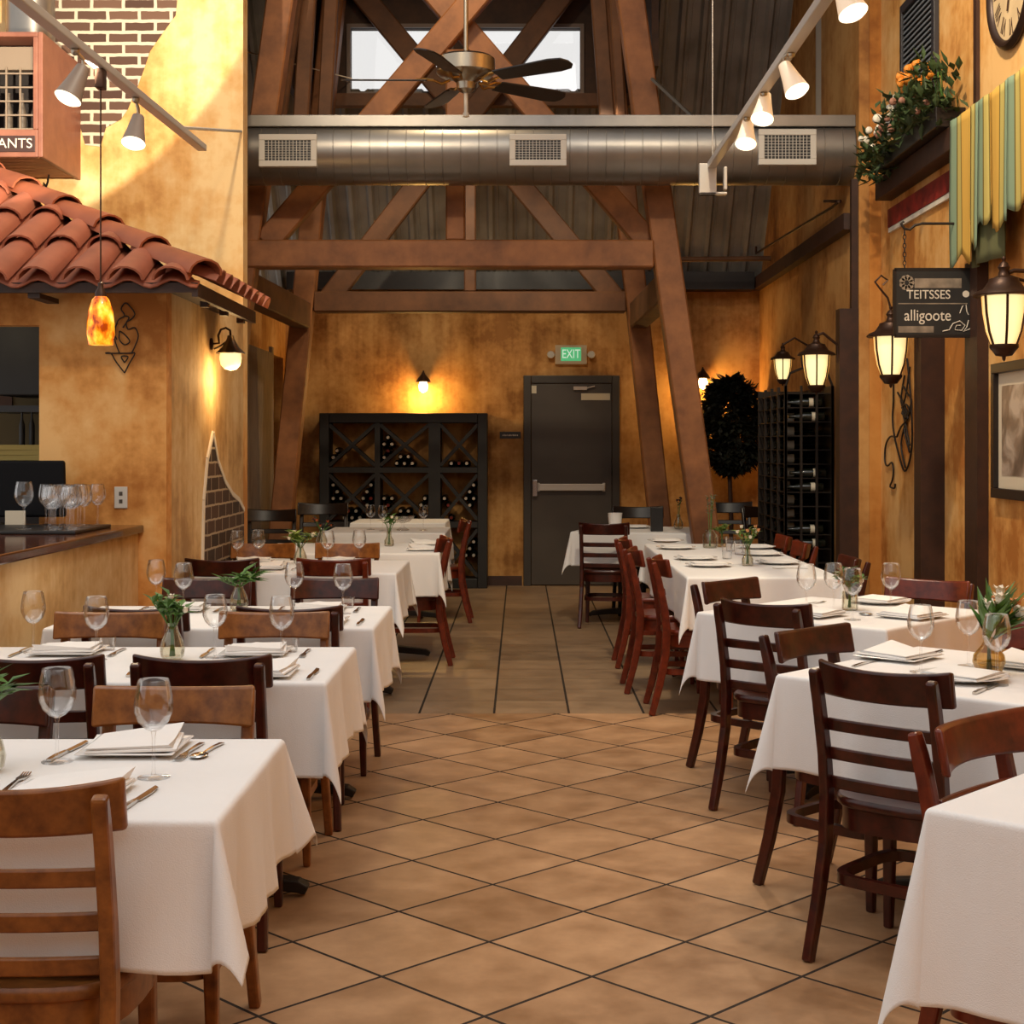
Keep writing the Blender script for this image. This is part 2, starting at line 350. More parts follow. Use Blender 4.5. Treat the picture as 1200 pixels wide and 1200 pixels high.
# left walls beyond the hut
LX = -2.45
lw = MB().box(LX - .15, LX, 12.3, 14.62, 0, 3.02).box(LX - .15, LX, 14.62, 15.5, 2.36, 3.02).box(LX - .15, LX, 15.5, BY, 0, 3.02)
struct(lw.build('wall_left_far', M_plas_side))
struct(MB().box(-4.2, -4.05, 10.15, 12.3, 0, TOPZ).box(-4.05, LX - .15, 12.3, 12.45, 0, 3.02).build('wall_left_recess', M_plas_side))
struct(MB().box(LX - .02, LX + .03, 13.35, 14.62, 0, 2.36).box(LX - .02, LX + .03, 14.62, 14.72, 0, 2.42).build('trim_2', M_greyb))
struct(MB().box(LX - .3, LX - .15, 14.5, 15.6, 0, 2.5).build('door_2', M_blackwood))
# upper boarding above the left wall and hut
struct(MB().box(LX - .6, LX - .45, 10.15, 14.3, 3.02, TOPZ).build('wall_left_upper', M_darkboard))
# corrugated back roof
def corr_profile(x):
    t = (x / .2) % 1.0
    if t < .30: b = 0
    elif t < .42: b = (t - .30) / .12
    elif t < .58: b = 1
    elif t < .70: b = 1 - (t - .58) / .12
    else: b = 0
    return .05 * b + .006 * (1 if .82 < t < .90 else 0)
def corr(x0, x1, y0, y1, name):
    xs = []
    k = math.floor(x0 / .2)
    while k * .2 < x1 + .2:
        for t in (0, .29, .31, .42, .58, .70, .81, .83, .89, .91):
            x = (k + t) * .2
            if x0 < x < x1: xs.append(x)
        k += 1
    xs = [x0] + xs + [x1]; m = MB(); vs = []; fs = []
    nv = Vector((0, -.78, -.62))
    for x in xs:
        for y in (y1, y0):
            vs.append(Vector((x, y, roofz(y))) - nv * (.06 - corr_profile(x)))
    for i in range(len(xs) - 1): fs.append((2 * i, 2 * i + 1, 2 * i + 3, 2 * i + 2))
    m.add(vs, fs); o = m.build(name, M_corr, solid=.004); return struct(o)
CY0 = 14.26
corr(LX - .6, RX, CY0, BY + .1, 'ceiling_back_slope')
corr(1.18, RX, 12.83, CY0, 'ceiling_right_slope')
corr(LX - .6, -2.12, 12.83, CY0, 'ceiling_left_slope')
struct(MB().box(-4.2, RX + .1, 9.9, 14.4, TOPZ, TOPZ + .1).build('ceiling_blocker', M_darkboard))  # unseen roof slab, added to block overhead light and darken the back
# clerestory wall with two window openings
wx = [(-1.613, -.673), (-.38, .567)]; wz = (4.81, 5.42)
cw = MB(); cw.box(-2.12, wx[0][0], CY0, CY0 + .1, 4.7, TOPZ); cw.box(wx[0][1], wx[1][0], CY0, CY0 + .1, 4.7, TOPZ); cw.box(wx[1][1], 1.18, CY0, CY0 + .1, 4.7, TOPZ)
for a, b in wx: cw.box(a, b, CY0, CY0 + .1, 4.7, wz[0]); cw.box(a, b, CY0, CY0 + .1, wz[1], TOPZ)
struct(cw.build('wall_clerestory', M_darkboard))
struct(MB().box(-2.12, -2.06, 12.83, CY0, 4.7, TOPZ).box(1.12, 1.18, 12.83, CY0, 4.7, TOPZ).build('wall_clerestory_sides', M_darkboard))
for i, (a, b) in enumerate(wx):
    w = thing('window_%d' % (i + 1), 'x', 'window'); del w['label']; del w['category']; struct(w)
    fr = MB(); t = .035
    fr.box(a - t, b + t, CY0 - .03, CY0 + .02, wz[1], wz[1] + t); fr.box(a - t, b + t, CY0 - .03, CY0 + .02, wz[0] - t, wz[0])
    fr.box(a - t, a, CY0 - .03, CY0 + .02, wz[0], wz[1]); fr.box(b, b + t, CY0 - .03, CY0 + .02, wz[0], wz[1])
    fr.build('window_frame', plain('dull_window_frame', hexc(120, 104, 96), rough=.6), w)
    MB().box(a, b, CY0 + .03, CY0 + .036, wz[0], wz[1]).build('pane', M_pane, w)
struct(MB().box(-2.06, 1.12, CY0 - .12, CY0 - .001, 4.66, 4.775).build('trim_3', M_beam2))

# ------------------------------------------------------------------ hut (kitchen pass) at left, with the tall wall above it
HY = 7.8; HX = -1.84; UY = 9.96
hw = MB(); hw.box(-2.5, HX, HY, HY + .12, 0, 2.36); hw.box(-4.8, -2.5, HY, HY + .12, 2.08, 2.36); hw.box(-4.8, -2.5, HY, HY + .12, 0, 1.04)
struct(hw.build('wall_kitchen_front', M_plas))
struct(MB().box(HX - .12, HX, HY + .12, UY, 0, 2.36).build('wall_kitchen_side', M_hut_side))
struct(MB().box(-5.2, HX, UY, UY + .16, 0, 8.2).build('wall_left_upper_front', M_plas_up))
struct(MB().box(-5.0, HX - .12, HY + .12, UY, 2.36, 2.39).build('ceiling_kitchen', M_darkboard))
M_olive = plain('olive_kitchen_wall', hexc(92, 76, 40), rough=.7)
struct(MB().box(-5.0, HX - .13, UY - .12, UY - .02, 0, 2.35).build('wall_kitchen_back', M_olive))
# bare brick patches where the render has come away
def patch(poly, fn, mat, name, edge=None, th=.006):
    struct(MB().prism(poly, 0, th, fn).build(name, mat))
pts = [(62, -60), (62, 120), (70, 132), (92, 140), (100, 170), (118, 172), (124, 150), (142, 140), (150, 128), (162, 100), (170, 78), (176, 60), (190, 40), (206, 18), (214, -60)]
poly = [((x - CX) * UY / F, H - (y - CY) * UY / F) for x, y in pts]
poly = [(x - .0, z) for x, z in poly]
patch(poly[::-1], lambda u, v, w: (u, UY - w, v), M_brick, 'trim_4')
sp = [(7.97, 0), (7.99, .75), (8.03, 1.16), (8.12, 1.38), (8.27, 1.525), (8.40, 1.37), (8.60, 1.25), (8.82, 1.17), (9.02, 1.13), (9.149, 1.06), (9.149, 0)]
sp = [(y * 1.0833 if y < 9.14 else UY - .001, max(0, 1.45 + (z - 1.45) * 1.0833) if z else 0) for y, z in sp]
patch([(y, z) for y, z in sp], lambda u, v, w: (HX + w, u, v), M_brick2, 'trim_5', th=.007)
rim = MB()
for (a, b) in zip(sp[:-2], sp[1:-1]):
    rim.bar((HX + .004, a[0], a[1]), (HX + .004, b[0], b[1]), .03, .016, up=(1, 0, 0))
rim2 = rim.build('trim_6', M_white); struct(rim2)

# exit door in the back wall
dX0, dX1, dZ = .03, 1.035, 2.185
dr = bpy.data.objects.new('door_1', None); COL.objects.link(dr); dr.location = (.53, BY, 0); struct(dr)
def dl(mb, name, mat, **k): return mb.build(name, mat, dr, **k)
f = MB().box(-.5, -.42, -.06, 0, 0, dZ).box(.42, .5, -.06, 0, 0, dZ).box(-.42, .42, -.06, 0, dZ - .08, dZ)
dl(f, 'door_frame', plain('door_frame_grey', hexc(52, 46, 40), rough=.45), bevel=.006)
dl(MB().box(-.418, .418, -.045, -.005, .01, dZ - .084), 'door_leaf', M_door, bevel=.004)
pb = MB().box(-.34, .34, -.095, -.06, .99, 1.06).box(-.36, -.33, -.06, -.046, .98, 1.07).box(.32, .35, -.06, -.046, .98, 1.07)
dl(pb, 'push_bar', M_alu, bevel=.004)
lk = dl(MB().box(-.405, -.355, -.085, -.046, .93, 1.1), 'lock_case', plain('dull_chrome', hexc(150, 150, 155), .25, 1), bevel=.004)
cl = MB().box(.02, .16, -.085, -.046, 2.035, 2.07); cl.bar((.16, -.07, 2.055), (.24, -.07, 2.075), .02, .012)
dl(cl, 'door_closer', M_nickel)
dl(MB().box(.10, .40, -.049, -.045, 1.93, 2.0), 'notice_plate', M_label)
dl(MB().box(-.415, -.365, -.05, -.0455, 2.0, 2.08), 'small_plate', M_label)

# ------------------------------------------------------------------ timber tower frame
def timber(name, label, cat, bars, mat=M_beam, group='old timber roof frame members', bevel=.012):
    m = MB()
    for b in bars: m.bar(*b)
    return tag(m.build(name, mat, bevel=bevel, seg=1), label, cat, group)
NY, FY = 11.8, 14.0
nearL = lambda z: Vector((-2.57 + .14 * z, NY, z)); nearR = lambda z: Vector((1.555 - .14 * z, NY, z))
farL = lambda z: Vector((-2.30 + .10 * z, FY, z)); farR = lambda z: Vector((1.374 - .105 * z, FY, z))
U = (0, 1, 0)
timber('timber_post', 'near left leaning timber post rising behind the tall plaster wall', 'post', [(nearL(0), nearL(TOPZ), .21, .2, U)])
timber('timber_post', 'big leaning timber post at right, its foot behind the long right table', 'post', [(nearR(0), nearR(TOPZ), .21, .2, U)])
timber('timber_post', 'far left leaning timber post beside the weathered boards', 'post', [(farL(0), farL(TOPZ), .2, .2, U)])
timber('timber_post', 'far right leaning timber post between exit door and big post', 'post', [(farR(0), farR(TOPZ), .2, .2, U)])
zb = 2.951
timber('tie_beam', 'nearer horizontal timber tie beam below the metal duct', 'beam', [((-2.33, NY - .02, zb), (1.04, NY - .02, zb), .2, .215)])
zf = 2.79
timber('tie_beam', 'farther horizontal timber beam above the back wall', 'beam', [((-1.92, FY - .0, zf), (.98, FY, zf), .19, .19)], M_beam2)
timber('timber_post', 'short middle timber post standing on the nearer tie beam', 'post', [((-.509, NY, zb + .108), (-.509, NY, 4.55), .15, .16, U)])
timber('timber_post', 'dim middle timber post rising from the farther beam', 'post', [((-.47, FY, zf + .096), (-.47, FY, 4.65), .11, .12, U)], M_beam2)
def dg(p, q, Y): return (at(p[0], p[1], Y), at(q[0], q[1], Y))
p, q = dg((312, 286), (600, -52), NY); timber('diagonal_brace', 'near timber brace climbing from lower left across the left window', 'brace', [(p, q, .2, .12, U)])
p, q = dg((766, 292), (470, -52), NY + .13); timber('diagonal_brace', 'near timber brace falling to lower right behind the fan', 'brace', [(p, q, .19, .12, U)])
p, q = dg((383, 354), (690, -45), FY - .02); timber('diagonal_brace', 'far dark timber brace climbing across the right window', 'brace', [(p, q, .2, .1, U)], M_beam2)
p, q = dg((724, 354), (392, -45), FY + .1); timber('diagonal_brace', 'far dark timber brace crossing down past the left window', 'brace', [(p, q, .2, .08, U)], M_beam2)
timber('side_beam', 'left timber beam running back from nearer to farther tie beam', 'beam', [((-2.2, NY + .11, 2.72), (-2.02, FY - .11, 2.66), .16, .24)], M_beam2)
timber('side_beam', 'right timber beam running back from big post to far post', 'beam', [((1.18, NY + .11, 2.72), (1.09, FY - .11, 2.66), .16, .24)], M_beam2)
def ext(p, q):
    d = (p - q) / (p.z - q.z); return p + d * (TOPZ - p.z - .001), q
for (x0, y0, x1, y1, Y, w, lab) in ((363, -30, 350, 190, 12.6, .13, 'second leaning stud right of the near left post'), (390, -30, 378, 190, 12.75, .12, 'third leaning stud, just left of the left window'),
                                    (340, 60, 322, 190, 12.35, .08, 'thin slanted stud between the first two left posts'),
                                    (699, -30, 715, 190, 12.75, .13, 'leaning stud just right of the right window'), (718, -30, 731, 190, 12.5, .08, 'narrow dark stud beside the big right post')):
    timber('timber_stud', lab, 'stud', [(*ext(at(x0, y0, Y), at(x1, y1, Y)), w, .1, U)], M_beam2)
timber('wall_batten', 'pale grey upright batten on boards above right duct end', 'batten', [((RX - .012, 12.45, 3.75), (RX - .012, 12.45, TOPZ), .06, .024, U)], plain('grey_batten', hexc(150, 138, 122), .7), group=None, bevel=0)
# ================================================================== DUCT, FAN, TRACKS
DY, DZ, DR = 11.35, 1.45 + 343 * 11.35 / F, .238
d = thing('ventilation_duct', 'long round galvanised air duct across the hall below the windows', 'duct', (0, DY, DZ))
prof = []; x = -2.6
while x < RX - .002:
    x2 = min(x + .135, RX - .002)
    prof += [(DR, x), (DR, x2 - .008), (DR + .004, x2 - .006), (DR + .004, x2 - .002)]; x = x2
prof.append((DR, RX - .001))
MB().lathe(prof, 40, axis='x').build('duct_pipe', M_duct, d, smooth=True, ang=60)
MB().box(-2.6, RX - .001, -.2, -.14, DR - .075, DR + .012).build('top_rail', M_duct, d, bevel=.004)
for k, (px0, px1, py0, py1) in enumerate(((303, 371, 157, 195), (597, 664, 157, 194), (889, 957, 151, 193))):
    Y = DY - DR - .012; a = at(px0, py1, Y); b = at(px1, py0, Y)
    x0, x1, z0, z1 = a.x, b.x, a.z - DZ, b.z - DZ; t = .045; yf = -DR - .012
    g = MB().box(x0, x1, yf, yf + .07, z0, z0 + t).box(x0, x1, yf, yf + .07, z1 - t, z1).box(x0, x0 + t, yf, yf + .07, z0 + t, z1 - t).box(x1 - t, x1, yf, yf + .07, z0 + t, z1 - t)
    r = g.build('air_register', M_grille, d, bevel=.004)
    MB().box(x0 + t, x1 - t, yf + .0085, yf + .0095, z0 + t, z1 - t).build('register_back', M_black, r)
    lv = MB(); n = 13
    for i in range(1, n): xx = x0 + t + (x1 - x0 - 2 * t) * i / n; lv.box(xx - .002, xx + .002, yf + .001, yf + .008, z0 + t, z1 - t)
    for i in range(1, 8): zz = z0 + t + (z1 - z0 - 2 * t) * i / 8; lv.box(x0 + t, x1 - t, yf + .003, yf + .007, zz - .0015, zz + .0015)
    lv.build('register_vanes', M_grille, r)
sg = MB().bar((1.02, DY + .3, 4.3), (1.34, DY + .02, DZ + DR + .01), .03, .02)
tag(sg.build('duct_strut', M_duct), 'thin grey strut sloping from big right post to the duct', 'strut')

# ceiling fan
FX, FYY, FZ = -.338, 9.3, 3.79
fan = thing('ceiling_fan', 'brushed nickel ceiling fan with five dark blades', 'fan', (FX, FYY, FZ))
tag(MB().box(-1.6, 1.6, FYY - .1, FYY + .1, TOPZ - .2, TOPZ).build('fan_beam', M_beam2), 'timber beam high above, carrying the ceiling fan', 'beam')
bpy.data.objects['fan_beam'].hide_render = False
MB().lathe([(.014, .06), (.014, TOPZ - .2 - FZ - .06)], 12).build('downrod', M_nickel, fan, smooth=True)
MB().lathe([(.07, TOPZ - .2 - FZ - .001), (.07, TOPZ - .25 - FZ), (.02, TOPZ - .29 - FZ)], 16).build('canopy', M_nickel, fan, smooth=True)
MB().lathe([(.02, .10), (.03, .075), (.16, .07), (.18, .055), (.182, -.03), (.165, -.045), (.10, -.055), (.06, -.09), (.055, -.13), (.03, -.15), (1e-4, -.155)], 32).build('motor_housing', M_nickel, fan, smooth=True)
MB().lathe([(.013, -.15), (.013, -.27), (.02, -.28), (.02, -.30), (1e-4, -.305)], 12).build('pull_tube', plain('ivory_rod', hexc(200, 188, 168), .5), fan, smooth=True)
for k in range(5):
    an = R(-35 + 72 * k); M4 = Matrix.Rotation(an, 4, 'Z') @ Matrix.Rotation(R(-13), 4, 'X')
    b = MB(); outl = [(.24, -.06), (.66, -.08), (.74, -.065), (.77, -.02), (.77, .03), (.74, .065), (.66, .08), (.24, .06)]
    b.prism(outl, -.005, .005); b.v = [tuple(M4 @ Vector(v) + Vector((0, 0, -.075))) for v in b.v]
    bl = b.build('blade', M_blackwood, fan, bevel=.002)
    ir = MB(); ir.tube([(.1, 0, .0), (.15, -.03, -.02), (.2, -.035, .0), (.27, -.03, .008)], .008, 6); ir.tube([(.1, 0, .0), (.15, .03, -.02), (.2, .035, .0), (.27, .03, .008)], .008, 6)
    ir.box(.25, .31, -.04, .04, .005, .012); ir.v = [tuple(M4 @ Vector(v) + Vector((0, 0, -.075))) for v in ir.v]
    ir.build('blade_iron', M_brass, bl)

# track lighting
def track(name, label, X, y0, y1, z0, z1, w, h):
    return tag(MB().bar((X, y0, z0), (X, y1, z1), w, h).build(name, M_alu, bevel=.004), label, 'track')
TLX = -1.761
tzl = lambda y: 3.02 + (y - 5.2) * .026
tr = track('light_track', 'grey ceiling light track at upper left, carrying two spots and a pendant', TLX, 4.4, 8.31, tzl(4.4), tzl(8.31), .05, .035)
TRX = 1.17; tzr = lambda y: 3.172
tr2 = track('light_track', 'grey light track at upper right, ending in a small box', TRX, 4.8, 9.2, tzr(4.8), tzr(9.2), .05, .04)
eb = MB().box(-.075, .03, -.03, .02, -.19, .0); eb.box(.075, .095, -.03, .02, -.16, -.02); eb.box(-.075, .095, -.03, .02, -.19, -.175)
eo = eb.build('track_end_box', M_alu, None, bevel=.004, loc=(TRX, 9.22, tzr(9.2) + .01)); eo.parent = tr2
rd = MB().tube([(TLX, 7.8, tzl(7.8) + .018), (-1.85, 9.945, 3.535)], .009, 6); rd = rd.build('track_brace', M_alu); rd.parent = tr
rh = MB().tube([(TLX, 5.0, tzl(5.0)), (TLX, 5.0, 6.6)], .008, 6).build('track_hanger', M_alu); rh.parent = tr
rh = MB().tube([(TRX, 9.15, tzr(9.15)), (TRX, 9.15, 6.6)], .003, 6).build('track_hanger', M_alu); rh.parent = tr2
rh = MB().tube([(TRX, 5.0, tzr(5.0)), (TRX, 5.0, 6.6)], .008, 6).build('track_hanger', M_alu); rh.parent = tr2
M_spotshade = emis('frosted_spot_shade', (1, .6, .28), .4, base=(.62, .55, .47))
M_spotdark = plain('grey_spot_shade', hexc(126, 110, 98), .5)
def spot(px, py, X, ttop, label, tiltx, tilty, power=8, L_=.15):
    Y = X * F / (px - CX); c = at(px, py, Y)
    t = thing('track_spotlight', label, 'spotlight', c, 0, 'track spotlights')
    dirv = Vector((tiltx, tilty, -1)).normalized(); q = dirv.to_track_quat('-Z', 'Y').to_matrix().to_4x4()
    MB().lathe([(.016, .085), (.027, .078), (.040, .0), (.055, -.07), (.05, -.07), (.036, 0)], 20, M=q).build('shade', M_spotdark if X < 0 else M_spotshade, t, smooth=True)
    MB().lathe([(.046, -.03), (.0545, -.071), (.04, -.082), (1e-4, -.086)], 20, M=q).build('lit_lens', M_bulbw, t, smooth=True)
    zt = ttop(Y) - c.z - .015; a = -dirv * .08
    MB().tube([a, a + Vector((0, 0, .03)), (0, 0, max(zt - .01, a.z + .05)), (0, 0, zt)], .008, 8).ball((0, 0, zt - .012), .018).build('swivel_arm', M_nickel, t, smooth=True)
    ld = bpy.data.lights.new('spot', 'SPOT'); ld.energy = power; ld.color = (1, .8, .55); ld.spot_size = R(95); ld.spot_blend = .6; ld.shadow_soft_size = .03
    lo = bpy.data.objects.new('spot_lamp', ld); COL.objects.link(lo); lo.location = c + dirv * .1; lo.rotation_euler = dirv.to_track_quat('-Z', 'Y').to_euler()
spot(88, 98, TLX, tzl, 'lit spotlight on left track, beside the wooden crate', -.35, -.35, 30)
spot(159, 153, TLX, tzl, 'lit spotlight on left track, right of the pendant cord', -.05, -.45, 30)
spot(927, 92, TRX, tzr, 'lit spotlight on right track, second from the top edge', .35, -.45, 40)
spot(895, 126, TRX, tzr, 'lit spotlight on right track, above the rearmost one', -.2, -.5, 22)
spot(875, 156, TRX, tzr, 'lit spotlight on right track, rearmost above the duct register', -.15, -.5, 22)
spot(992, -3, TRX, tzr, 'lit spotlight on right track, cut by the top edge', .3, -.4, 40)

# amber pendant
pc = at(118, 375, 6.3); pn = thing('pendant_lamp', 'mottled amber glass pendant lamp hanging before the tiled roof', 'pendant lamp', pc)
m, nt, b = newmat('mottled_amber_glass')
nz = N(nt, 'ShaderNodeTexNoise', i_Scale=26.0, i_Detail=4.0); L(nt, coords(nt, (1, 1, .6)), nz.inputs['Vector'])
r = ramp(nt, nz.outputs['Fac'], [(.36, (.28, .03, .0)), (.48, (.85, .2, .005)), (.6, (1, .5, .03)), (.75, (1, .75, .2))])
L(nt, r.outputs['Color'], b.inputs['Emission Color']); L(nt, r.outputs['Color'], b.inputs['Base Color']); b.inputs['Emission Strength'].default_value = .95; b.inputs['Roughness'].default_value = .15
MB().lathe([(.022, .10), (.035, .085), (.05, .04), (.056, -.01), (.057, -.06), (.05, -.105), (.045, -.105)], 24).build('glass_shade', m, pn, smooth=True)
MB().lathe([(1e-4, -.1), (.043, -.1), (.043, -.095), (1e-4, -.095)], 16).build('lit_opening', M_bulbw, pn)
MB().lathe([(.024, .085), (.024, .115), (.012, .135), (.012, .155), (.004, .16)], 14).build('cap', M_bronze, pn, smooth=True)
zt = tzl(6.3) - pc.z
MB().tube([(0, 0, .15), (0, 0, zt - .02)], .0035, 6).build('cord', M_bronze, pn)
MB().box(-.018, .018, -.03, .03, zt - .1, zt - .018).build('track_adapter', M_bronze, pn, bevel=.004)

# ================================================================== TILED ROOF over the kitchen pass
EX, EY, EZ, SL = -1.60, 7.475, 2.262, .49
rf = thing('tiled_roof', 'small terracotta barrel tile roof over the kitchen pass', 'roof', (EX, EY, EZ))
# local: front slope rises with +y, right slope rises with -x
def barrel(mb, c, dirn, side, s0, s1, r0, r1, n=7, up=.02):
    # half pipe along the slope
    vs = []; fs = []; d3 = Vector(dirn); sd = Vector(side); nrm = sd.cross(d3).normalized()
    if nrm.z < 0: nrm = -nrm
    th = .012
    for (s, r, lift) in ((s0, r0, .028), (s1, r1, .0)):
        for rr in (r, r - th):
            for k in range(n + 1):
                a = PI * k / n
                vs.append(Vector(c) + d3 * s + sd * (math.cos(a) * rr) + nrm * (math.sin(a) * rr * .8 + up + lift))
    w = n + 1
    for k in range(n):
        fs.append((k, k + 1, 2 * w + k + 1, 2 * w + k)); fs.append((w + k, 3 * w + k, 3 * w + k + 1, w + k + 1))
        fs.append((k, w + k, w + k + 1, k + 1)); fs.append((2 * w + k, 2 * w + k + 1, 3 * w + k + 1, 3 * w + k))
    fs.append((0, 2 * w, 3 * w, w)); fs.append((n, w + n, 3 * w + n, 2 * w + n))
    mb.add(vs, fs)
ex = .44
tf = MB(); fr_dir = Vector((0, 1, SL))
xc = -.12; cols = 0
while xc > -2.9:
    lim = min(-xc - .03, 2.2); s = -.08
    while s < lim - .06:
        e = min(s + ex + .08, lim); barrel(tf, (xc, 0, 0), fr_dir, (1, 0, 0), s, e, .092, .078); s += ex
    xc -= .222
tf.build('front_tiles', M_terra, rf, smooth=True, ang=35)
pn_ = MB()
def pan(u, v):  # wavy under tiles of the front slope
    x = -2.95 + 2.95 * u; lim = max(.02, min(-x, 2.2)); s = -.05 + (lim + .05) * v
    return Vector((x, s, SL * s + .012 + .02 * math.cos(2 * PI * (x + .12) / .222)))
pn_.grid(pan, 90, 6); pn_.build('pan_tiles', M_terra, rf, smooth=True, solid=.012)
ts = MB(); yc = .1
while yc < 1.6:
    lim = min(yc + .02, 1.2) if yc < 1.2 else 1.2
    barrel(ts, (0, yc, 0), Vector((-1, 0, SL)), (0, 1, 0), -.06, max(lim, .12), .085, .072); yc += .195
ts.build('side_tiles', M_terra, rf, smooth=True, ang=35)
hp = MB(); hd = Vector((-1, 1, SL)).normalized(); s = .0; Lh = 2.25 * math.sqrt(2 + SL * SL)
while s < 3.1:
    barrel(hp, (0, 0, .03), hd, Vector((1, 1, 0)).normalized(), s - .05, s + .55, .098, .082, up=.0); s += .49
hp.build('hip_tiles', M_terra2, rf, smooth=True, ang=35)
fa = MB(); fa.box(-3.0, -.03, -.03, .0, -.05, .0); fa.box(-.03, .0, -.03, 1.6, -.07, .0)
for k in range(3): fa.box(-.06, -.02, .3 + k * .5, .36 + k * .5, -.09, -.06)
for k in range(6): fa.box(-.85 - k * .5, -.79 - k * .5, -.01, .3, -.075, -.05)
fa.build('fascia', M_fascia, rf)
sh = MB(); zt = SL * 1.55
sh.add([(-3, 0, 0), (0, 0, 0), (0, 1.6, 0), (-3, 2.2, 0), (-1.6, 1.6, SL * 1.6), (-2.2, 2.2, SL * 2.2), (-3, 2.2, SL * 2.2)],
       [(0, 1, 4, 5, 6), (1, 2, 4), (0, 3, 2, 1), (0, 6, 3)])
sh.v = [(v[0], v[1], v[2] - .006) for v in sh.v]; sh.build('sheathing', M_fascia, rf)

# wooden crate fixed high on the wall
cyf, cyb = UY / 1.087, UY; cx1 = (50 - CX) * cyf / F; cz0 = H - (184 - CY) * cyf / F; cz1 = H - (37 - CY) * cyf / F; cx0 = cx1 - 1.0
cr = thing('wall_crate', 'big reddish wooden crate with a grid front, high on the wall', 'crate', ((cx0 + cx1) / 2, cyb, cz0))
W_, D_, H_ = (cx1 - cx0) / 2, cyb - cyf, cz1 - cz0
m = MB(); t = .05
m.box(W_ - .03, W_, -D_, 0, 0, H_).box(-W_, -W_ + .03, -D_, 0, 0, H_).box(-W_ + .03, W_ - .03, -D_, 0, H_ - .03, H_)
m.box(-W_ + .03, W_ - .03, -D_ + .0, -D_ + .03, 0, .17).box(-W_ + .03, -W_ + .09, -D_, -D_ + .03, .17, H_ - .03)
m.box(W_ - .06, W_ - .03, -D_, -D_ + .03, .17, H_ - .03)
m.build('crate_body', M_crate, cr, bevel=.006)
bt = MB()
for k in range(7): bt.box(-W_ + .03, W_ - .03, -D_ + .03 + k * .098, -D_ + .12 + k * .098, .0, .02)
bt.build('bottom_boards', wood('pine_boards', hexc(120, 64, 28), hexc(170, 104, 56), .6, grain=6), cr)
MB().box(-W_ + .05, W_ - .04, -.1, -.05, .03, H_ - .05).build('dark_backing', M_crate_in, cr)
MB().box(-W_ + .09, W_ - .06, -D_ + .05, -D_ + .09, H_ - .22, H_ - .08).build('panel', M_tan, cr)
g = MB()
for k in range(11): g.box(W_ - .065 - k * .085, W_ - .055 - k * .085, -D_ + .022, -D_ + .034, .17, H_ - .21)
for k in range(5): g.box(-W_ + .09, W_ - .06, -D_ + .018, -D_ + .03, .17 + k * .085, .18 + k * .085)
g.build('grid', M_tan, cr)
M_bottle2 = plain('dusty_bottle', hexc(96, 84, 72), .4)
for k in range(10):
    MB().lathe([(1e-4, 0), (.028, 0), (.028, .16), (.012, .22), (.012, .28)], 10, (W_ - .10 - k * .085, -D_ + .18, .03 + .12)).build('bottle', M_bottle2, cr, smooth=True)
pl = MB().box(-.36, W_ - .045, -D_ - .006, -D_, .03, .13).build('name_plate', plain('dark_plate', hexc(58, 32, 24), .5), cr, bevel=.003)
def text(s, size, mat, parent, loc, rot=(PI / 2, 0, 0), align='CENTER', ext=.0015, name='lettering', sx=1):
    cu = bpy.data.curves.new(name, 'FONT'); cu.body = s; cu.size = size; cu.extrude = ext; cu.align_x = align; cu.align_y = 'CENTER'
    o = bpy.data.objects.new(name, cu); COL.objects.link(o); bpy.context.view_layer.update()
    me = bpy.data.meshes.new_from_object(o.evaluated_get(bpy.context.evaluated_depsgraph_get())); bpy.data.objects.remove(o)
    me.materials.clear(); me.materials.append(mat); q = bpy.data.objects.new(name, me); COL.objects.link(q); q.parent = parent
    q.location = loc; q.rotation_euler = rot; q.scale = (sx, 1, 1); return q
M_cream = plain('cream_lettering', hexc(216, 204, 186), .6)
text('RESTAURANTS', .085, M_cream, pl, (W_ - .06, -D_ - .0065, .08), align='RIGHT')
MB().tube([(.35, -.2, -.0), (.35, -.22, -.05), (.33, -.2, -.08), (.31, -.18, -.05)], .006, 6).build('hook', M_iron, cr)
# grey metal cylinder behind crate
tag(MB().lathe([(.15, cz1), (.15, 6.0)], 20, (at(36, 0, 9.6).x, 9.6, 0)).build('metal_flue', M_duct, smooth=True), 'short grey metal flue behind the crate at top left', 'flue')

tag(MB().tube([at(286, 60, 11.5), at(345, 75, 12.8), at(412, 92, 14.2)], .006, 5).build('guy_cable', M_brass), 'thin pale cable strung across the left posts above the duct', 'cable')
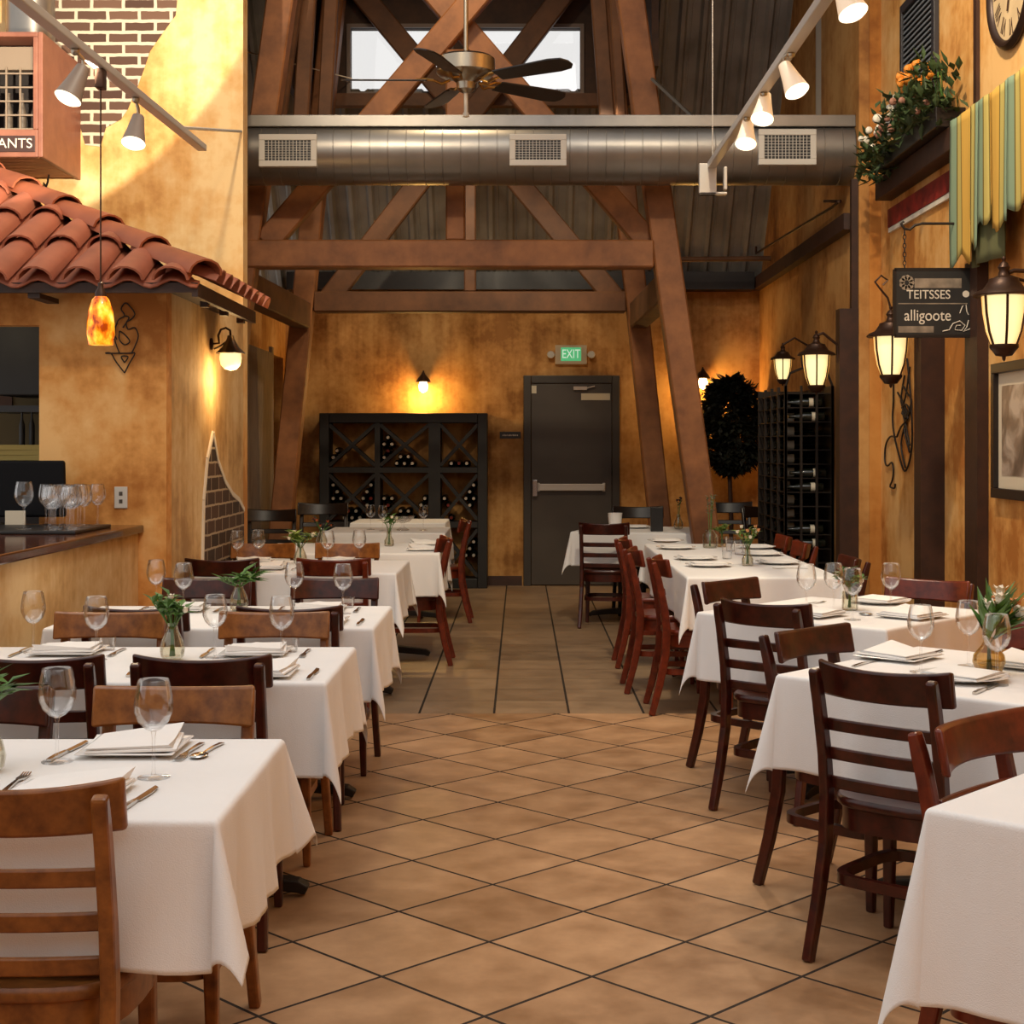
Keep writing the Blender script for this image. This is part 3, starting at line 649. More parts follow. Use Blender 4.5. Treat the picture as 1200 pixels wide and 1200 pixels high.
# ================================================================== CHAIRS
def make_chair(wood_m, name, label, group):
    t = thing(name, label, 'chair', (0, 0, 0), 0, group)
    prof = [(-.275, 0), (-.232, .16), (-.2, .32), (-.192, .46), (-.205, .58), (-.236, .73), (-.262, .825)]
    for sx in (-1, 1):
        pts = [(sx * (.178 if z > .3 else .178 + .012 * (.32 - z) / .32), y, z) for y, z in prof]
        pts2 = []
        for i in range(len(pts) - 1):
            a, b = Vector(pts[i]), Vector(pts[i + 1]); pts2 += [a, a.lerp(b, .5)]
        pts2.append(Vector(pts[-1]))
        MB().sweep(pts2, .03, [.034, .037, .04, .042, .044, .045, .044, .042, .04, .038, .036, .034, .026][:len(pts2)]).build('leg', wood_m, t, bevel=.007)
        fl_ = [(sx * .168, .150, 0), (sx * .164, .148, .2), (sx * .160, .145, .44)]
        MB().sweep(fl_, [.026, .033, .037], [.026, .033, .037]).build('leg', wood_m, t, bevel=.006)
    def arcboard(yc, z0, z1, hw, bend, th, crown=0, n=12):
        m = MB(); vs = []; fs = []
        for i in range(n + 1):
            u = -1 + 2 * i / n; x = u * hw; y = yc + bend * u * u; zc = crown * u * u
            lean = .02 * (1 if z1 > .8 else .3)
            for (yy, zz) in ((y - th / 2, z0), (y + th / 2, z0), (y + th / 2 - lean, z1 + zc), (y - th / 2 - lean, z1 + zc)): vs.append((x, yy, zz))
        for i in range(n):
            for k in range(4):
                k2 = (k + 1) % 4; fs.append((4 * i + k, 4 * i + k2, 4 * i + 4 + k2, 4 * i + 4 + k))
        fs += [(3, 2, 1, 0), (4 * n, 4 * n + 1, 4 * n + 2, 4 * n + 3)]
        return m.add(vs, fs)
    arcboard(-.228, .742, .832, .204, .058, .022, .012).build('crest_rail', wood_m, t, smooth=True, bevel=.007)
    for k, (z, y) in enumerate(((.664, -.218), (.580, -.206), (.497, -.198))):
        arcboard(y + .004, z - .018, z + .018, .166, .012, .016).build('slat', wood_m, t, smooth=True, bevel=.004)
    def outline(sc, n=28):
        o = []
        for i in range(n):
            a = 2 * PI * i / n; c, s_ = math.cos(a), math.sin(a); p = 3.2
            x = abs(c) ** (2 / p) * (1 if c > 0 else -1); y = abs(s_) ** (2 / p) * (1 if s_ > 0 else -1)
            o.append((x * (.205 + .012 * y) * sc, (y * .205 - .002) * sc))
        return o
    m = MB(); ou = outline(1); n = len(ou); vs = []; fs = []
    rings = [(.97, .430), (1.0, .436), (1.0, .452), (.97, .459), (.85, .456), (.5, .449), (.2, .447)]
    for sc, z in rings: vs += [(x * sc, y * sc, z) for x, y in ou]
    for i in range(len(rings) - 1):
        for k in range(n): k2 = (k + 1) % n; fs.append((i * n + k, i * n + k2, (i + 1) * n + k2, (i + 1) * n + k))
    fs += [tuple(range(n - 1, -1, -1)), tuple((len(rings) - 1) * n + k for k in range(n))]
    m.add(vs, fs).build('seat', wood_m, t, smooth=True, ang=50)
    m = MB(); vs = []; fs = []
    for sc, z in ((.93, .43), (.93, .365), (.84, .365), (.84, .43)): vs += [(x * sc, y * sc, z) for x, y in ou]
    for i in range(4):
        j = (i + 1) % 4
        for k in range(n): k2 = (k + 1) % n; fs.append((i * n + k, i * n + k2, j * n + k2, j * n + k))
    m.add(vs, fs).build('seat_frame', wood_m, t, smooth=True, ang=40)
    m = MB(); vs = []; fs = []; nn = 36
    sg = lambda c: (abs(c) ** .42) * (1 if c > 0 else -1)
    for (rx, ry, z) in ((.168, .186, .215), (.168, .186, .245), (.146, .164, .245), (.146, .164, .215)):
        for k in range(nn): a = 2 * PI * (k + .5) / nn; vs.append((rx * sg(math.cos(a)), ry * sg(math.sin(a)) - .03, z))
    for i in range(4):
        j = (i + 1) % 4
        for k in range(nn): k2 = (k + 1) % nn; fs.append((i * nn + k, i * nn + k2, j * nn + k2, j * nn + k))
    m.add(vs, fs).build('hoop_stretcher', wood_m, t, smooth=True, ang=40)
    return t
protos = {}; GW = {'mah': M_mah, 'red': M_red, 'honey': M_honey, 'black': M_blackwood}
def chair(kind, bx, by, deg, label, group='ladder-back dining chairs', scale=None):
    # bx, by = where the middle of the crest rail stands; deg = turn of the chair (0 = sitter looks away from camera)
    a = R(deg); fx, fy = -math.sin(a), math.cos(a); k = .245 * (scale or 1)
    loc = (bx + fx * k, by + fy * k, 0)
    if kind not in protos:
        t = make_chair(GW[kind], 'dining_chair', label, group); protos[kind] = t; t.location = loc; t.rotation_euler.z = a
        if scale: t.scale = (scale,) * 3
        return t
    return dup(protos[kind], loc, a, label, group, (scale,) * 3 if scale else (1, 1, 1))
LR = 'the left row'
chair('honey', -.93, 2.70, 0, 'brown ladder-back chair at the bottom left corner, its back to us')
chair('honey', -.877, 3.86, 180, 'honey-topped chair right behind the nearest left table, wineglass before it')
chair('mah', -1.395, 3.86, 180, 'dark chair behind the nearest left table, at the left edge')
chair('mah', -.93, 4.335, 0, 'dark curved-back chair drawn to the second left table, aisle side')
chair('mah', -1.42, 4.335, 0, 'dark reddish chair drawn to the second left table, left edge')
chair('honey', -.905, 5.58, 180, 'honey chair facing us behind the second left table, nearer the aisle')
chair('honey', -1.51, 5.58, 180, 'honey chair facing us behind the second left table, beside the bar')
chair('mah', -.88, 5.68, 2, 'dark chair drawn to the third left table, nearer the aisle')
chair('mah', -1.47, 5.68, -2, 'dark chair drawn to the third left table, beside the bar')
chair('mah', -.858, 7.0, 180, 'dark red chair facing us behind the third left table, nearer the aisle')
chair('mah', -1.45, 7.0, 180, 'dark red chair facing us behind the third left table, nearer the wall')
chair('red', -1.02, 8.14, 0, 'reddish chair drawn to the fourth left table, nearer the aisle')
chair('mah', -1.625, 8.12, 0, 'dark curved-back chair drawn to the fourth left table, nearer the brick patch')
chair('honey', -1.09, 9.52, 180, 'orange-brown chair facing us behind the fourth left table, nearer the aisle')
chair('honey', -1.62, 9.52, 180, 'orange-brown chair facing us behind the fourth left table, by the brick patch')
chair('red', -.49, 10.10, 90, 'red chair seen edge-on at the aisle end of the fifth left table')
chair('red', -.44, 12.5, 90, 'red chair edge-on at the aisle, behind the other edge-on chair, before the rack')
g_ = 'ladder-back dining chairs'
chair('mah', .97, 4.12, -42, 'dark ladder-back chair with full back and seat showing, large at right')
chair('red', 1.00, 3.40, -135, 'red-brown chair behind the nearest right tablecloth, at the right edge')
chair('mah', .945, 5.08, -137, 'dark chair behind the second right table, turned towards it from the aisle')
chair('red', 1.88, 5.16, 135, 'chair behind the tulip vase at the right edge, mostly hidden')
chair('mah', .93, 5.88, -40, 'dark ladder-back chair at the third right table, its back to us')
chair('mah', .92, 6.90, -135, 'dark chair behind the third right table, on its aisle side')
chair('red', 1.90, 6.93, 140, 'red-brown chair facing us between wall and third right table')
chair('red', .735, 8.27, -90, 'nearest edge-on red chair at the aisle side of the long right table')
chair('red', .65, 8.98, -90, 'second edge-on red chair at the aisle side of the long right table')
chair('red', .66, 9.98, -90, 'third edge-on red chair at the aisle side of the long right table')
chair('mah', .66, 11.95, -8, 'dark ladder-back chair before the exit door, at the far right table')
chair('mah', 1.86, 8.28, 90, 'dark red chair at the wall side of the long table, nearest us')
chair('red', 1.83, 9.55, 90, 'orange-red chair at the wall side of the long table, before the bottle rack')
chair('red', 1.84, 10.25, 90, 'orange-red chair at the wall side of the long table, half hidden by its neighbour')
chair('black', 1.03, 13.25, 180, 'black ladder-back chair behind the far right table, right of the exit door', scale=1.1)
chair('black', 1.98, 14.3, 172, 'black chair below the dark foliage, left one of two', scale=1.1)
chair('black', 2.22, 13.75, 195, 'black chair below the dark foliage, right one of two', scale=1.08)
chair('black', -2.15, 13.0, 180, 'black chair left of the wine rack, beside the weathered boards', scale=1.08)
chair('black', -1.78, 13.6, 180, 'black chair standing at the left end of the wine rack', scale=1.12)

# ================================================================== TABLES AND CLOTHS
def table(nm, cx, cy, w, d, rz, label, clabel, drop=.285, seed=1, flare=.045, corner=.17, tip=.9, group='pedestal dining tables', cgroup='white tablecloths'):
    rr = random.Random(seed)
    t = thing('dining_table', label, 'table', (cx, cy, 0), rz, group)
    MB().box(-w / 2 + .004, w / 2 - .004, -d / 2 + .004, d / 2 - .004, .715, .7465).build('tabletop', M_mah, t)
    MB().lathe([(.11, .714), (.11, .70), (.04, .68), (.038, .1), (.05, .07)], 16).build('column', M_iron, t, smooth=True)
    ax = min(w / 2 - .05, .52) if w > .95 else .36; ay = min(d / 2 - .06, .33)
    b = MB()
    for sx in (-1, 1): b.sweep([(sx * .0, 0, .07), (sx * ax * .6, 0, .055), (sx * (ax - .03), 0, .035), (sx * ax, 0, .02)], [.09, .07, .055, .05], [.05, .045, .04, .03], side=(0, 1, 0))
    for sy in (-1, 1): b.sweep([(0, 0, .07), (0, sy * ay * .6, .055), (0, sy * (ay - .03), .035), (0, sy * ay, .02)], [.09, .07, .055, .05], [.05, .045, .04, .03])
    b.build('pedestal_base', M_iron, t, bevel=.006)
    # cloth
    hw, hd = w / 2, d / 2; Rr = .012
    sk = [.004, .009, .014, .02, .04, .07, .105, .14, .175, .21, .245, drop - .01, drop]
    def axis(h_, n): return [-h_ - a for a in reversed(sk)] + [-h_ + 2 * h_ * i / n for i in range(n + 1)] + [h_ + a for a in sk]
    us, vs_ = axis(hw, 30), axis(hd, 24)
    ph = [rr.uniform(0, 6.28) for _ in range(12)]; kc = {(i, j): (corner * rr.uniform(.75, 1.25), rr.uniform(-.25, .25)) for i in (-1, 1) for j in (-1, 1)}
    def wave(side, p, hh):
        q = p / hh
        return .012 * math.sin(5.0 * q + ph[side]) + .009 * math.sin(11 * q + ph[side + 4]) + .006 * math.sin(19 * q + ph[side + 8])
    def oo(a):  # outward and down for arc length a
        if a < Rr * PI / 2: return Rr * math.sin(a / Rr), Rr * (1 - math.cos(a / Rr))
        return Rr + (a - Rr * PI / 2) * flare, Rr + (a - Rr * PI / 2) * .995
    P = []
    for v in vs_:
        for u in us:
            a = max(abs(u) - hw, 0); b_ = max(abs(v) - hd, 0); su = 1 if u > 0 else -1; sv = 1 if v > 0 else -1
            if a == 0 and b_ == 0: P.append((u, v, .75)); continue
            if b_ == 0 or a == 0:
                q = a or b_; o_, dn = oo(q); f = (q / drop) ** 1.3
                side = (0 if su > 0 else 1) if b_ == 0 else (2 if sv > 0 else 3)
                p = v if b_ == 0 else u; hh = hd if b_ == 0 else hw
                o_ += max(wave(side, p, hh) * f, -o_ + .004); dn += .008 * math.sin(3 * p / hh + ph[side]) * f
                P.append((su * (hw + o_), v, .75 - dn) if b_ == 0 else (u, sv * (hd + o_), .75 - dn)); continue
            r0 = math.hypot(a, b_); th = math.atan2(b_, a); k, sh = kc[(su, sv)]; s2 = math.sin(2 * th); r = r0 * (1 - (1 - tip) * s2 * min(1, r0 / .3))
            o_, dn = oo(r); f = (min(r, drop) / drop) ** 1.3
            we = wave(0 if su > 0 else 1, sv * hd, hd) * (math.cos(th) ** 2) + wave(2 if sv > 0 else 3, su * hw, hw) * (math.sin(th) ** 2)
            o2 = o_ + k * s2 * max(0, r - Rr) + max(we * f, -o_ + .004) * (1 - s2)
            ang = th + sh * s2
            dn2 = math.sqrt(max(r * r - o2 * o2, dn * dn * .5)) if r > .03 else dn
            dn2 = dn * (1 - s2) + min(dn, dn2) * s2
            P.append((su * (hw + math.cos(ang) * o2), sv * (hd + math.sin(ang) * o2), .75 - dn2))
    m = MB(); nu = len(us); nv = len(vs_)
    m.add(P, [(j * nu + i, j * nu + i + 1, (j + 1) * nu + i + 1, (j + 1) * nu + i) for j in range(nv - 1) for i in range(nu - 1)])
    c = m.build('tablecloth', M_cloth, smooth='all', loc=(cx, cy, 0), rz=rz, solid=.002)
    tag(c, clabel, 'tablecloth', cgroup)
    return t
def ltab(n, x0, x1, y0, y1, nth, seed, extra='', **k):
    table(n, (x0 + x1) / 2, (y0 + y1) / 2, x1 - x0, y1 - y0, 0, 'iron pedestal table under cloth, %s in the left row%s' % (nth, extra), 'white tablecloth on the %s table of the left row%s' % (nth, extra), seed=seed, **k)
ltab('a', -1.82, -.575, 2.82, 3.59, 'nearest', 3, drop=.285, corner=.33, tip=.76)
ltab('b', -1.83, -.585, 4.46, 5.235, 'second', 5)
ltab('c', -1.83, -.575, 5.79, 6.58, 'third', 8)
ltab('d', -1.79, -.695, 8.29, 9.22, 'fourth', 11)
ltab('e', -1.75, -.54, 9.83, 10.85, 'fifth', 13)
ltab('f', -1.6, -.62, 12.15, 13.0, 'sixth', 17)
ltab('g', -1.55, -.70, 13.75, 14.5, 'last', 19)
q45 = R(-43)
table('h', 1.415, 2.93, .875, .875, q45, 'pedestal table under cloth at the bottom right corner', 'white tablecloth filling the bottom right corner', seed=23, drop=.385, corner=.22)
table('i', 1.415, 4.634, .875, .875, q45, 'pedestal table set cornerwise under the tulip vase, second at right', 'white tablecloth set cornerwise below the white tulips at right', seed=29, drop=.30)
table('j', 1.376, 6.374, .875, .875, q45, 'pedestal table set cornerwise, third in the right row', 'white tablecloth set cornerwise on the third table at right', seed=31)
table('k', 1.305, 9.4, .81, 2.75, 0, 'long pedestal table beside the big leaning post at right', 'long white tablecloth beside the big leaning post', seed=37)
table('l', 1.02, 12.65, 1.0, .95, R(-14), 'pedestal table before the exit door at far right', 'white tablecloth on the far table right of the exit door', seed=41)

# ================================================================== TABLEWARE
TZ = .7502
gl = {}
def wineglass(x, y, label, z=TZ, sc=1.0, group='clear wine glasses', cat='wine glass', h=None):
    if 'g' not in gl:
        t = thing('wine_glass', label, cat, (x, y, z), 0, group)
        pr = [(.006, .098), (.018, .104), (.032, .118), (.0405, .140), (.0415, .155), (.039, .175), (.0345, .198), (.032, .208), (.0312, .208), (.0335, .197), (.038, .175), (.0403, .155), (.0393, .14), (.0305, .119), (.016, .1055), (1e-4, .1035)]
        MB().lathe(pr, 28).build('bowl', M_glass, t, smooth=True, ang=80)
        MB().lathe([(.006, .006), (.0042, .014), (.0036, .03), (.0036, .085), (.006, .099)], 12).build('stem', M_glass, t, smooth=True, ang=80)
        MB().lathe([(1e-4, 0), (.034, 0), (.0345, .0018), (.02, .004), (.007, .007)], 28).build('foot', M_glass, t, smooth=True, ang=80)
        gl['g'] = t
        t.scale = (sc,) * 3; return t
    return dup(gl['g'], (x, y, z), rnd.uniform(0, 6), label, group, (sc,) * 3)
def tableplane(px, py, z=.75):
    Y = F * (H - z) / (py - CY); return ((px - CX) * Y / F, Y)
def glass_rim(px, pyrim, label, **k):
    Y = F * (H - .958) / (pyrim - CY); return wineglass((px - CX) * Y / F, Y, label, **k)
glass_rim(67, 783, 'wine glass at far left of the nearest left table')
glass_rim(180, 796, 'wine glass before the folded napkin on the nearest left table')
glass_rim(39, 693, 'leftmost wine glass on the second left table, before the bar')
glass_rim(113, 699, 'wine glass left of the flower vase on the second left table')
glass_rim(252, 697, 'wine glass just right of the flower vase, second left table')
glass_rim(330, 699, 'wine glass nearest the aisle on the second left table')
glass_rim(183, 656, 'leftmost wine glass on the third left table')
glass_rim(215, 660, 'second wine glass from the left, third left table')
glass_rim(345, 659, 'taller-looking wine glass beside the dark chair, third left table')
glass_rim(402, 661, 'wine glass nearest the aisle on the third left table')
glass_rim(278, 622, 'leftmost wine glass on the fourth left table')
glass_rim(303, 621, 'wine glass left of the leafy vase, fourth left table')
glass_rim(384, 622, 'wine glass right of the leafy vase, fourth left table')
glass_rim(421, 621, 'wine glass nearest the aisle on the fourth left table')
glass_rim(1079, 709, 'wine glass behind the large right chair, before the napkin stack')
glass_rim(1135, 704, 'wine glass left of the white tulips at right')
x, y = tableplane(1168, 803); wineglass(x, y, 'wine glass standing in front of the tulip vase')
glass_rim(945, 661, 'leftmost wine glass on the third right table')
glass_rim(977, 660, 'wine glass left of the small posy, third right table')
glass_rim(999, 666, 'wine glass in front of the small posy, third right table')
glass_rim(1044, 660, 'rightmost wine glass on the third right table')
def tumbler(x, y, label, z=TZ, sc=1):
    if 't' not in gl:
        o = MB().lathe([(.028, 0), (.036, .095), (.034, .095), (.0265, .005), (1e-4, .005)], 20).build('tumbler', M_glass, smooth=True, loc=(x, y, z)); gl['t'] = o
    else:
        o = gl['t'].copy(); COL.objects.link(o); o.location = (x, y, z)
    return tag(o, label, 'glass', 'clear tumblers')
for (px, py, lab) in ((852, 655, 'front tumbler in the group on the long right table'), (866, 650, 'second tumbler of the group on the long right table'), (856, 646, 'rear tumbler of the group on the long right table')):
    x, y = tableplane(px, py); tumbler(x, y, lab)
def votive(px, py, label):
    x, y = tableplane(px, py); o = MB().lathe([(.024, 0), (.03, .045), (.028, .045), (.022, .006), (1e-4, .006)], 18).build('votive_glass', M_glass, smooth=True, loc=(x, y, TZ))
    tag(o, label, 'candle glass', 'small votive glasses')
votive(126, 762, 'small votive glass beside the napkin, second left table'); votive(340, 764, 'small votive glass behind the napkin near the aisle, second left table')
votive(408, 712, 'small votive glass at the aisle end, third left table')

# place settings
pl_ = {}
def plate(x, y, label, kind='square', rz=0):
    k = 'p' + kind
    if k not in pl_:
        if kind == 'square':
            m = MB(); n = 4; q = .112
            m.add([(-.07, -.07, 0), (.07, -.07, 0), (.07, .07, 0), (-.07, .07, 0), (-q, -q, .012), (q, -q, .012), (q, q, .012), (-q, q, .012), (-q + .004, -q + .004, .015), (q - .004, -q + .004, .015), (q - .004, q - .004, .015), (-q + .004, q - .004, .015), (-.07, -.07, .006), (.07, -.07, .006), (.07, .07, .006), (-.07, .07, .006)],
                  [(3, 2, 1, 0)] + [(i + a, (i + 1) % 4 + a, (i + 1) % 4 + a + 4, i + a + 4) for a in (0, 4, 8) for i in range(4)] + [(12, 13, 14, 15)])
            o = m.build('plate', M_plate, bevel=.003)
        else:
            o = MB().lathe([(1e-4, 0), (.075, 0), (.09, .006), (.135, .016), (.135, .019), (.088, .010), (.07, .005), (1e-4, .005)], 32).build('plate', M_plate, smooth=True)
        pl_[k] = o
    else:
        o = pl_[k].copy(); COL.objects.link(o)
    o.location = (x, y, TZ); o.rotation_euler.z = rz
    return tag(o, label, 'plate', 'white side plates')
def napkin(x, y, label, rz=0, z=None, s=.10, kind=0):
    k = 'n%d' % kind
    if k not in pl_:
        m = MB()
        for i in range(2):
            q = s - i * .009; zz = .006 * i; tw = .02 * i
            def top(u, v, q=q, zz=zz, i=i):
                xx = (u * 2 - 1) * q; yy = (v * 2 - 1) * q
                e = (.014 if kind == 0 else .004) * max(0, (1 - abs(u * 2 - 1)) * (1 - abs(v * 2 - 1))) + (.03 * max(0, u * .6 + v - 1.0) if i == 1 and kind == 0 else 0)
                return Vector((xx + tw * (v - .5), yy + tw * (u - .5), zz + .005 + e))
            m.grid(top, 6, 6); b0 = len(m.v) - 49
            m.add([(-q, -q, zz), (q, -q, zz), (q, q, zz), (-q, q, zz)], [(3, 2, 1, 0)])
            b1 = len(m.v) - 4
            edge = [list(range(b0, b0 + 7)), [b0 + 6 + 7 * j for j in range(7)], [b0 + 48 - j for j in range(7)], [b0 + 42 - 7 * j for j in range(7)]]
            for e, (c0, c1) in zip(edge, ((0, 1), (1, 2), (2, 3), (3, 0))): m.f.append(e[::-1] + [b1 + c0, b1 + c1]); m.mi.append(0)
        for i, v in enumerate(m.v): m.v[i] = (v[0], v[1], max(v[2], 0) )
        o = m.build('folded_napkin', M_napkin, smooth=True, ang=35); pl_[k] = o
    else:
        o = pl_[k].copy(); COL.objects.link(o)
    o.location = (x, y, z if z is not None else TZ + .0155); o.rotation_euler.z = rz
    return tag(o, label, 'napkin', 'folded white napkins')
def cut_mesh(kind):
    m = MB()
    if kind == 'knife':
        m.sweep([(0, -.11, .004), (0, -.06, .005), (0, -.01, .004)], [.011, .013, .009], [.006, .007, .006])
        m.prism([(-.006, -.01), (.008, -.01), (.010, .05), (.006, .1), (-.006, .115)], .003, .005)
    elif kind == 'fork':
        m.sweep([(0, -.1, .003), (0, -.05, .005), (0, .02, .006), (0, .05, .004)], [.013, .010, .006, .02], [.003, .004, .004, .003])
        for i in (-1.5, -.5, .5, 1.5): m.sweep([(i * .0055, .05, .004), (i * .0055, .075, .003), (i * .005, .1, .006)], .003, .002)
    else:
        m.sweep([(0, -.1, .003), (0, -.04, .006), (0, .03, .005)], [.012, .008, .006], [.003, .004, .003])
        m.ball((0, .055, .006), .02, 12, 8, (1, 1.5, .25))
    return m
cut = {}
def cutlery(kind, x, y, rz, label):
    if kind not in cut:
        o = cut_mesh(kind).build('table_' + kind, M_steel, smooth=True, ang=40); cut[kind] = o
    else:
        o = cut[kind].copy(); COL.objects.link(o)
    o.location = (x, y, TZ); o.rotation_euler.z = rz
    return tag(o, label, kind, 'steel ' + ('knives' if kind == 'knife' else kind + 's'))
def setting(x, y, deg, where, kind='square', knife=True, fork=True, nrz=8):
    a = R(deg); ux, uy = math.cos(a), math.sin(a)
    plate(x, y, 'white plate under the napkin, ' + where, kind, a)
    napkin(x, y, 'folded white napkin, ' + where, a + R(nrz), kind=0 if kind == 'square' else 1)
    if knife: cutlery('knife', x + ux * .165, y + uy * .165, a, 'steel knife beside the napkin, ' + where)
    if fork: cutlery('fork', x - ux * .165, y - uy * .165, a, 'steel fork beside the napkin, ' + where)
# left row
plate(-.885, 3.455, 'white plate under the big folded napkin, nearest left table'); napkin(-.885, 3.455, 'big folded napkin behind the wine glass, nearest left table', R(8))
cutlery('knife', -1.035, 3.44, R(-6), 'knife left of the big folded napkin, nearest left table'); cutlery('fork', -.755, 3.43, R(-4) + PI, 'fork right of the big folded napkin, nearest left table'); cutlery('spoon', -.715, 3.43, R(-8) + PI, 'spoon right of the big folded napkin, nearest left table')
plate(-.90, 2.99, 'white plate behind the bottom left chair rail'); napkin(-.90, 2.99, 'folded napkin half hidden by the bottom left chair', R(-6))
cutlery('fork', -1.045, 3.10, R(3), 'fork with tines showing above the bottom left chair'); cutlery('knife', -.755, 2.965, R(-6), 'knife right of the bottom left chair rail')
setting(-1.53, 5.08, 180, 'second left table, beside the bar'); setting(-.89, 5.06, 180, 'second left table, near the aisle, far side')
setting(-.80, 4.60, 0, 'second left table, behind the aisle-side chair', nrz=-5); cutlery('knife', -1.2, 4.66, R(5), 'knife between the two dark chairs, second left table')
setting(-.86, 6.40, 180, 'third left table, far side near the aisle'); setting(-1.45, 6.40, 180, 'third left table, far side by the wall')
setting(-.80, 5.96, 0, 'third left table, near side by the aisle')
setting(-1.09, 9.02, 180, 'fourth left table, far side near the aisle'); setting(-1.6, 9.02, 180, 'fourth left table, far side by the wall'); setting(-1.45, 8.55, 0, 'fourth left table, near side')
x, y = tableplane(496, 645); setting(x, y, 90, 'front place of the fifth left table', fork=False); x, y = tableplane(498, 638.5); setting(x, y, 90, 'rear place of the fifth left table', fork=False)
# right row
x, y = tableplane(1053, 772); plate(x, y, 'white plate under the napkin stack, second right table', 'square', R(50)); napkin(x, y, 'folded napkin behind the large dark chair, second right table', R(40), s=.1); cutlery('knife', x + .13, y + .10, R(-38), 'knife right of the napkin stack, second right table')
cutlery('fork', x - .13, y - .11, R(-38), 'fork left of the napkin stack, second right table')
x, y = tableplane(1128, 797); plate(x, y, 'round plate beside the tulip vase', 'round'); napkin(x, y, 'folded napkin on the round plate, below the tulip vase', R(45), kind=1); x2, y2 = tableplane(1156, 808); cutlery('knife', x2, y2, R(-35), 'knife right of the round plate, below the tulip vase')
x, y = tableplane(1203, 782); plate(x, y, 'white plate at the right edge, right of the tulip vase', 'square', R(45)); napkin(x, y, 'folded napkin at the right edge, right of the tulip vase', R(45))
x, y = tableplane(1031, 707); plate(x, y, 'round white plate, third right table, right of the posy', 'round'); napkin(x, y, 'napkin on the round plate, third right table, right of the posy', R(45), kind=1)
x, y = tableplane(952, 722); plate(x, y, 'white plate, third right table, left corner', 'square', R(45)); napkin(x, y, 'folded napkin, third right table, left corner', R(50))
x, y = tableplane(1068, 724); plate(x, y, 'white plate, third right table, near the wall', 'square', R(45)); napkin(x, y, 'folded napkin, third right table, near the wall', R(40))
x, y = tableplane(1030, 722); cutlery('spoon', x, y, R(60), 'spoon below the posy, third right table')
x, y = tableplane(952, 708); cutlery('fork', x, y, R(-45), 'fork behind the leftmost wine glass, third right table')
for (px, py, lab) in ((830, 664, 'nearest of four'), (815, 656, 'second of four'), (792, 643.5, 'third of four'), (780, 635.5, 'farthest of four')):
    x, y = tableplane(px, py); plate(x, y, 'plate, %s along the aisle side of the long right table' % lab, 'round'); napkin(x, y, 'folded napkin, %s along the aisle side of the long right table' % lab, R(90), kind=1)
for (px, py, lab) in ((912, 661, 'nearest of three'), (893, 651, 'middle one of three'), (886, 643, 'farthest of three')):
    x, y = tableplane(px, py); plate(x, y, 'plate, %s along the wall side of the long right table' % lab, 'round'); napkin(x, y, 'folded napkin, %s along the wall side of the long right table' % lab, R(90), kind=1)
x, y = tableplane(926, 667); cutlery('fork', x, y, R(90), 'fork at the near wall-side place of the long right table')
x, y = tableplane(745, 619); plate(x, y, 'plate on the far table right of the exit door', 'round'); napkin(x, y, 'folded napkin on the far table right of the exit door', R(80), kind=1)

# vases and flowers
def vase(px, py, label, prof, mat, water=None, sc=1, z=TZ):
    x, y = tableplane(px, py, z)
    t = thing('flower_vase', label, 'vase', (x, y, z), 0, 'table vases')
    pr = [(r * sc, h * sc) for r, h in prof]; inner = [(max(r - .003, 1e-4), h) for r, h in reversed(pr[1:])] + [(1e-4, pr[1][1] + .004)]
    MB().lathe([(1e-4, 0)] + pr + inner, 26).build('glass_body', mat, t, smooth=True, ang=70)
    return x, y
TEAR = [(.026, 0), (.037, .012), (.041, .035), (.034, .065), (.02, .095), (.0165, .112), (.02, .122)]
BULB = [(.022, 0), (.04, .012), (.05, .038), (.046, .06), (.026, .085), (.018, .1), (.019, .112)]
BOT = [(.03, 0), (.034, .01), (.034, .04), (.018, .068), (.015, .12), (.018, .126)]
def bouquet(x, y, z, label, nstem, h, spread, leaf, blooms=(), seed=1, lw=.02, ll=.06, nleaf=6, tulip=False, group='table flowers', name='flower_bunch', lean=(0, 0)):
    rr = random.Random(seed); t = thing(name, label, 'flowers', (x, y, z), 0, group)
    st = MB(); lf = MB(); bl = {}
    for i in range(nstem):
        a = rr.uniform(0, 6.28); sp = spread * math.sqrt(rr.uniform(.05, 1)); top = Vector((math.cos(a) * sp + lean[0], math.sin(a) * sp + lean[1], h * rr.uniform(.7, 1)))
        p = [Vector((math.cos(a + 2) * .008, math.sin(a + 2) * .008, .012)), Vector((math.cos(a) * .005, math.sin(a) * .005, .10)), (top + Vector((0, 0, .10))) * .5, top]
        st.tube(p, .0022, 5)
        for k in range(nleaf):
            q = p[2].lerp(top, rr.uniform(0, 1)); b = rr.uniform(0, 6.28); d_ = Vector((math.cos(b), math.sin(b), rr.uniform(.1, 1.1)))
            if tulip: d_ = (top - p[1]).normalized() + Vector((math.cos(b), math.sin(b), .3)) * .35
            lf.leaf(q if not tulip else p[1].lerp(p[2], rr.uniform(0, .8)), d_, ll * rr.uniform(.7, 1.2), lw * rr.uniform(.8, 1.2), curl=-.15)
        if blooms:
            mt = blooms[i % len(blooms)]
            if mt is not None:
                b = bl.setdefault(mt.name, (MB(), mt))[0]
                if tulip:
                    for k in range(6): a2 = k * PI / 3; b.leaf(top, (math.cos(a2) * .35, math.sin(a2) * .35, 1), .045, .03, curl=-.3)
                    b.ball(top + Vector((0, 0, .018)), .014, 8, 6, (1, 1, 1.4))
                else:
                    b.ball(top, .010, 8, 6)
                    for k in range(7): a2 = k * 2 * PI / 7; b.leaf(top, (math.cos(a2), math.sin(a2), .4), .018, .012)
    st.build('stems', M_leaf, t, smooth=True); lf.build('leaves', leaf, t)
    for nme, (b, mt) in bl.items(): b.build('blossoms', mt, t, smooth=True)
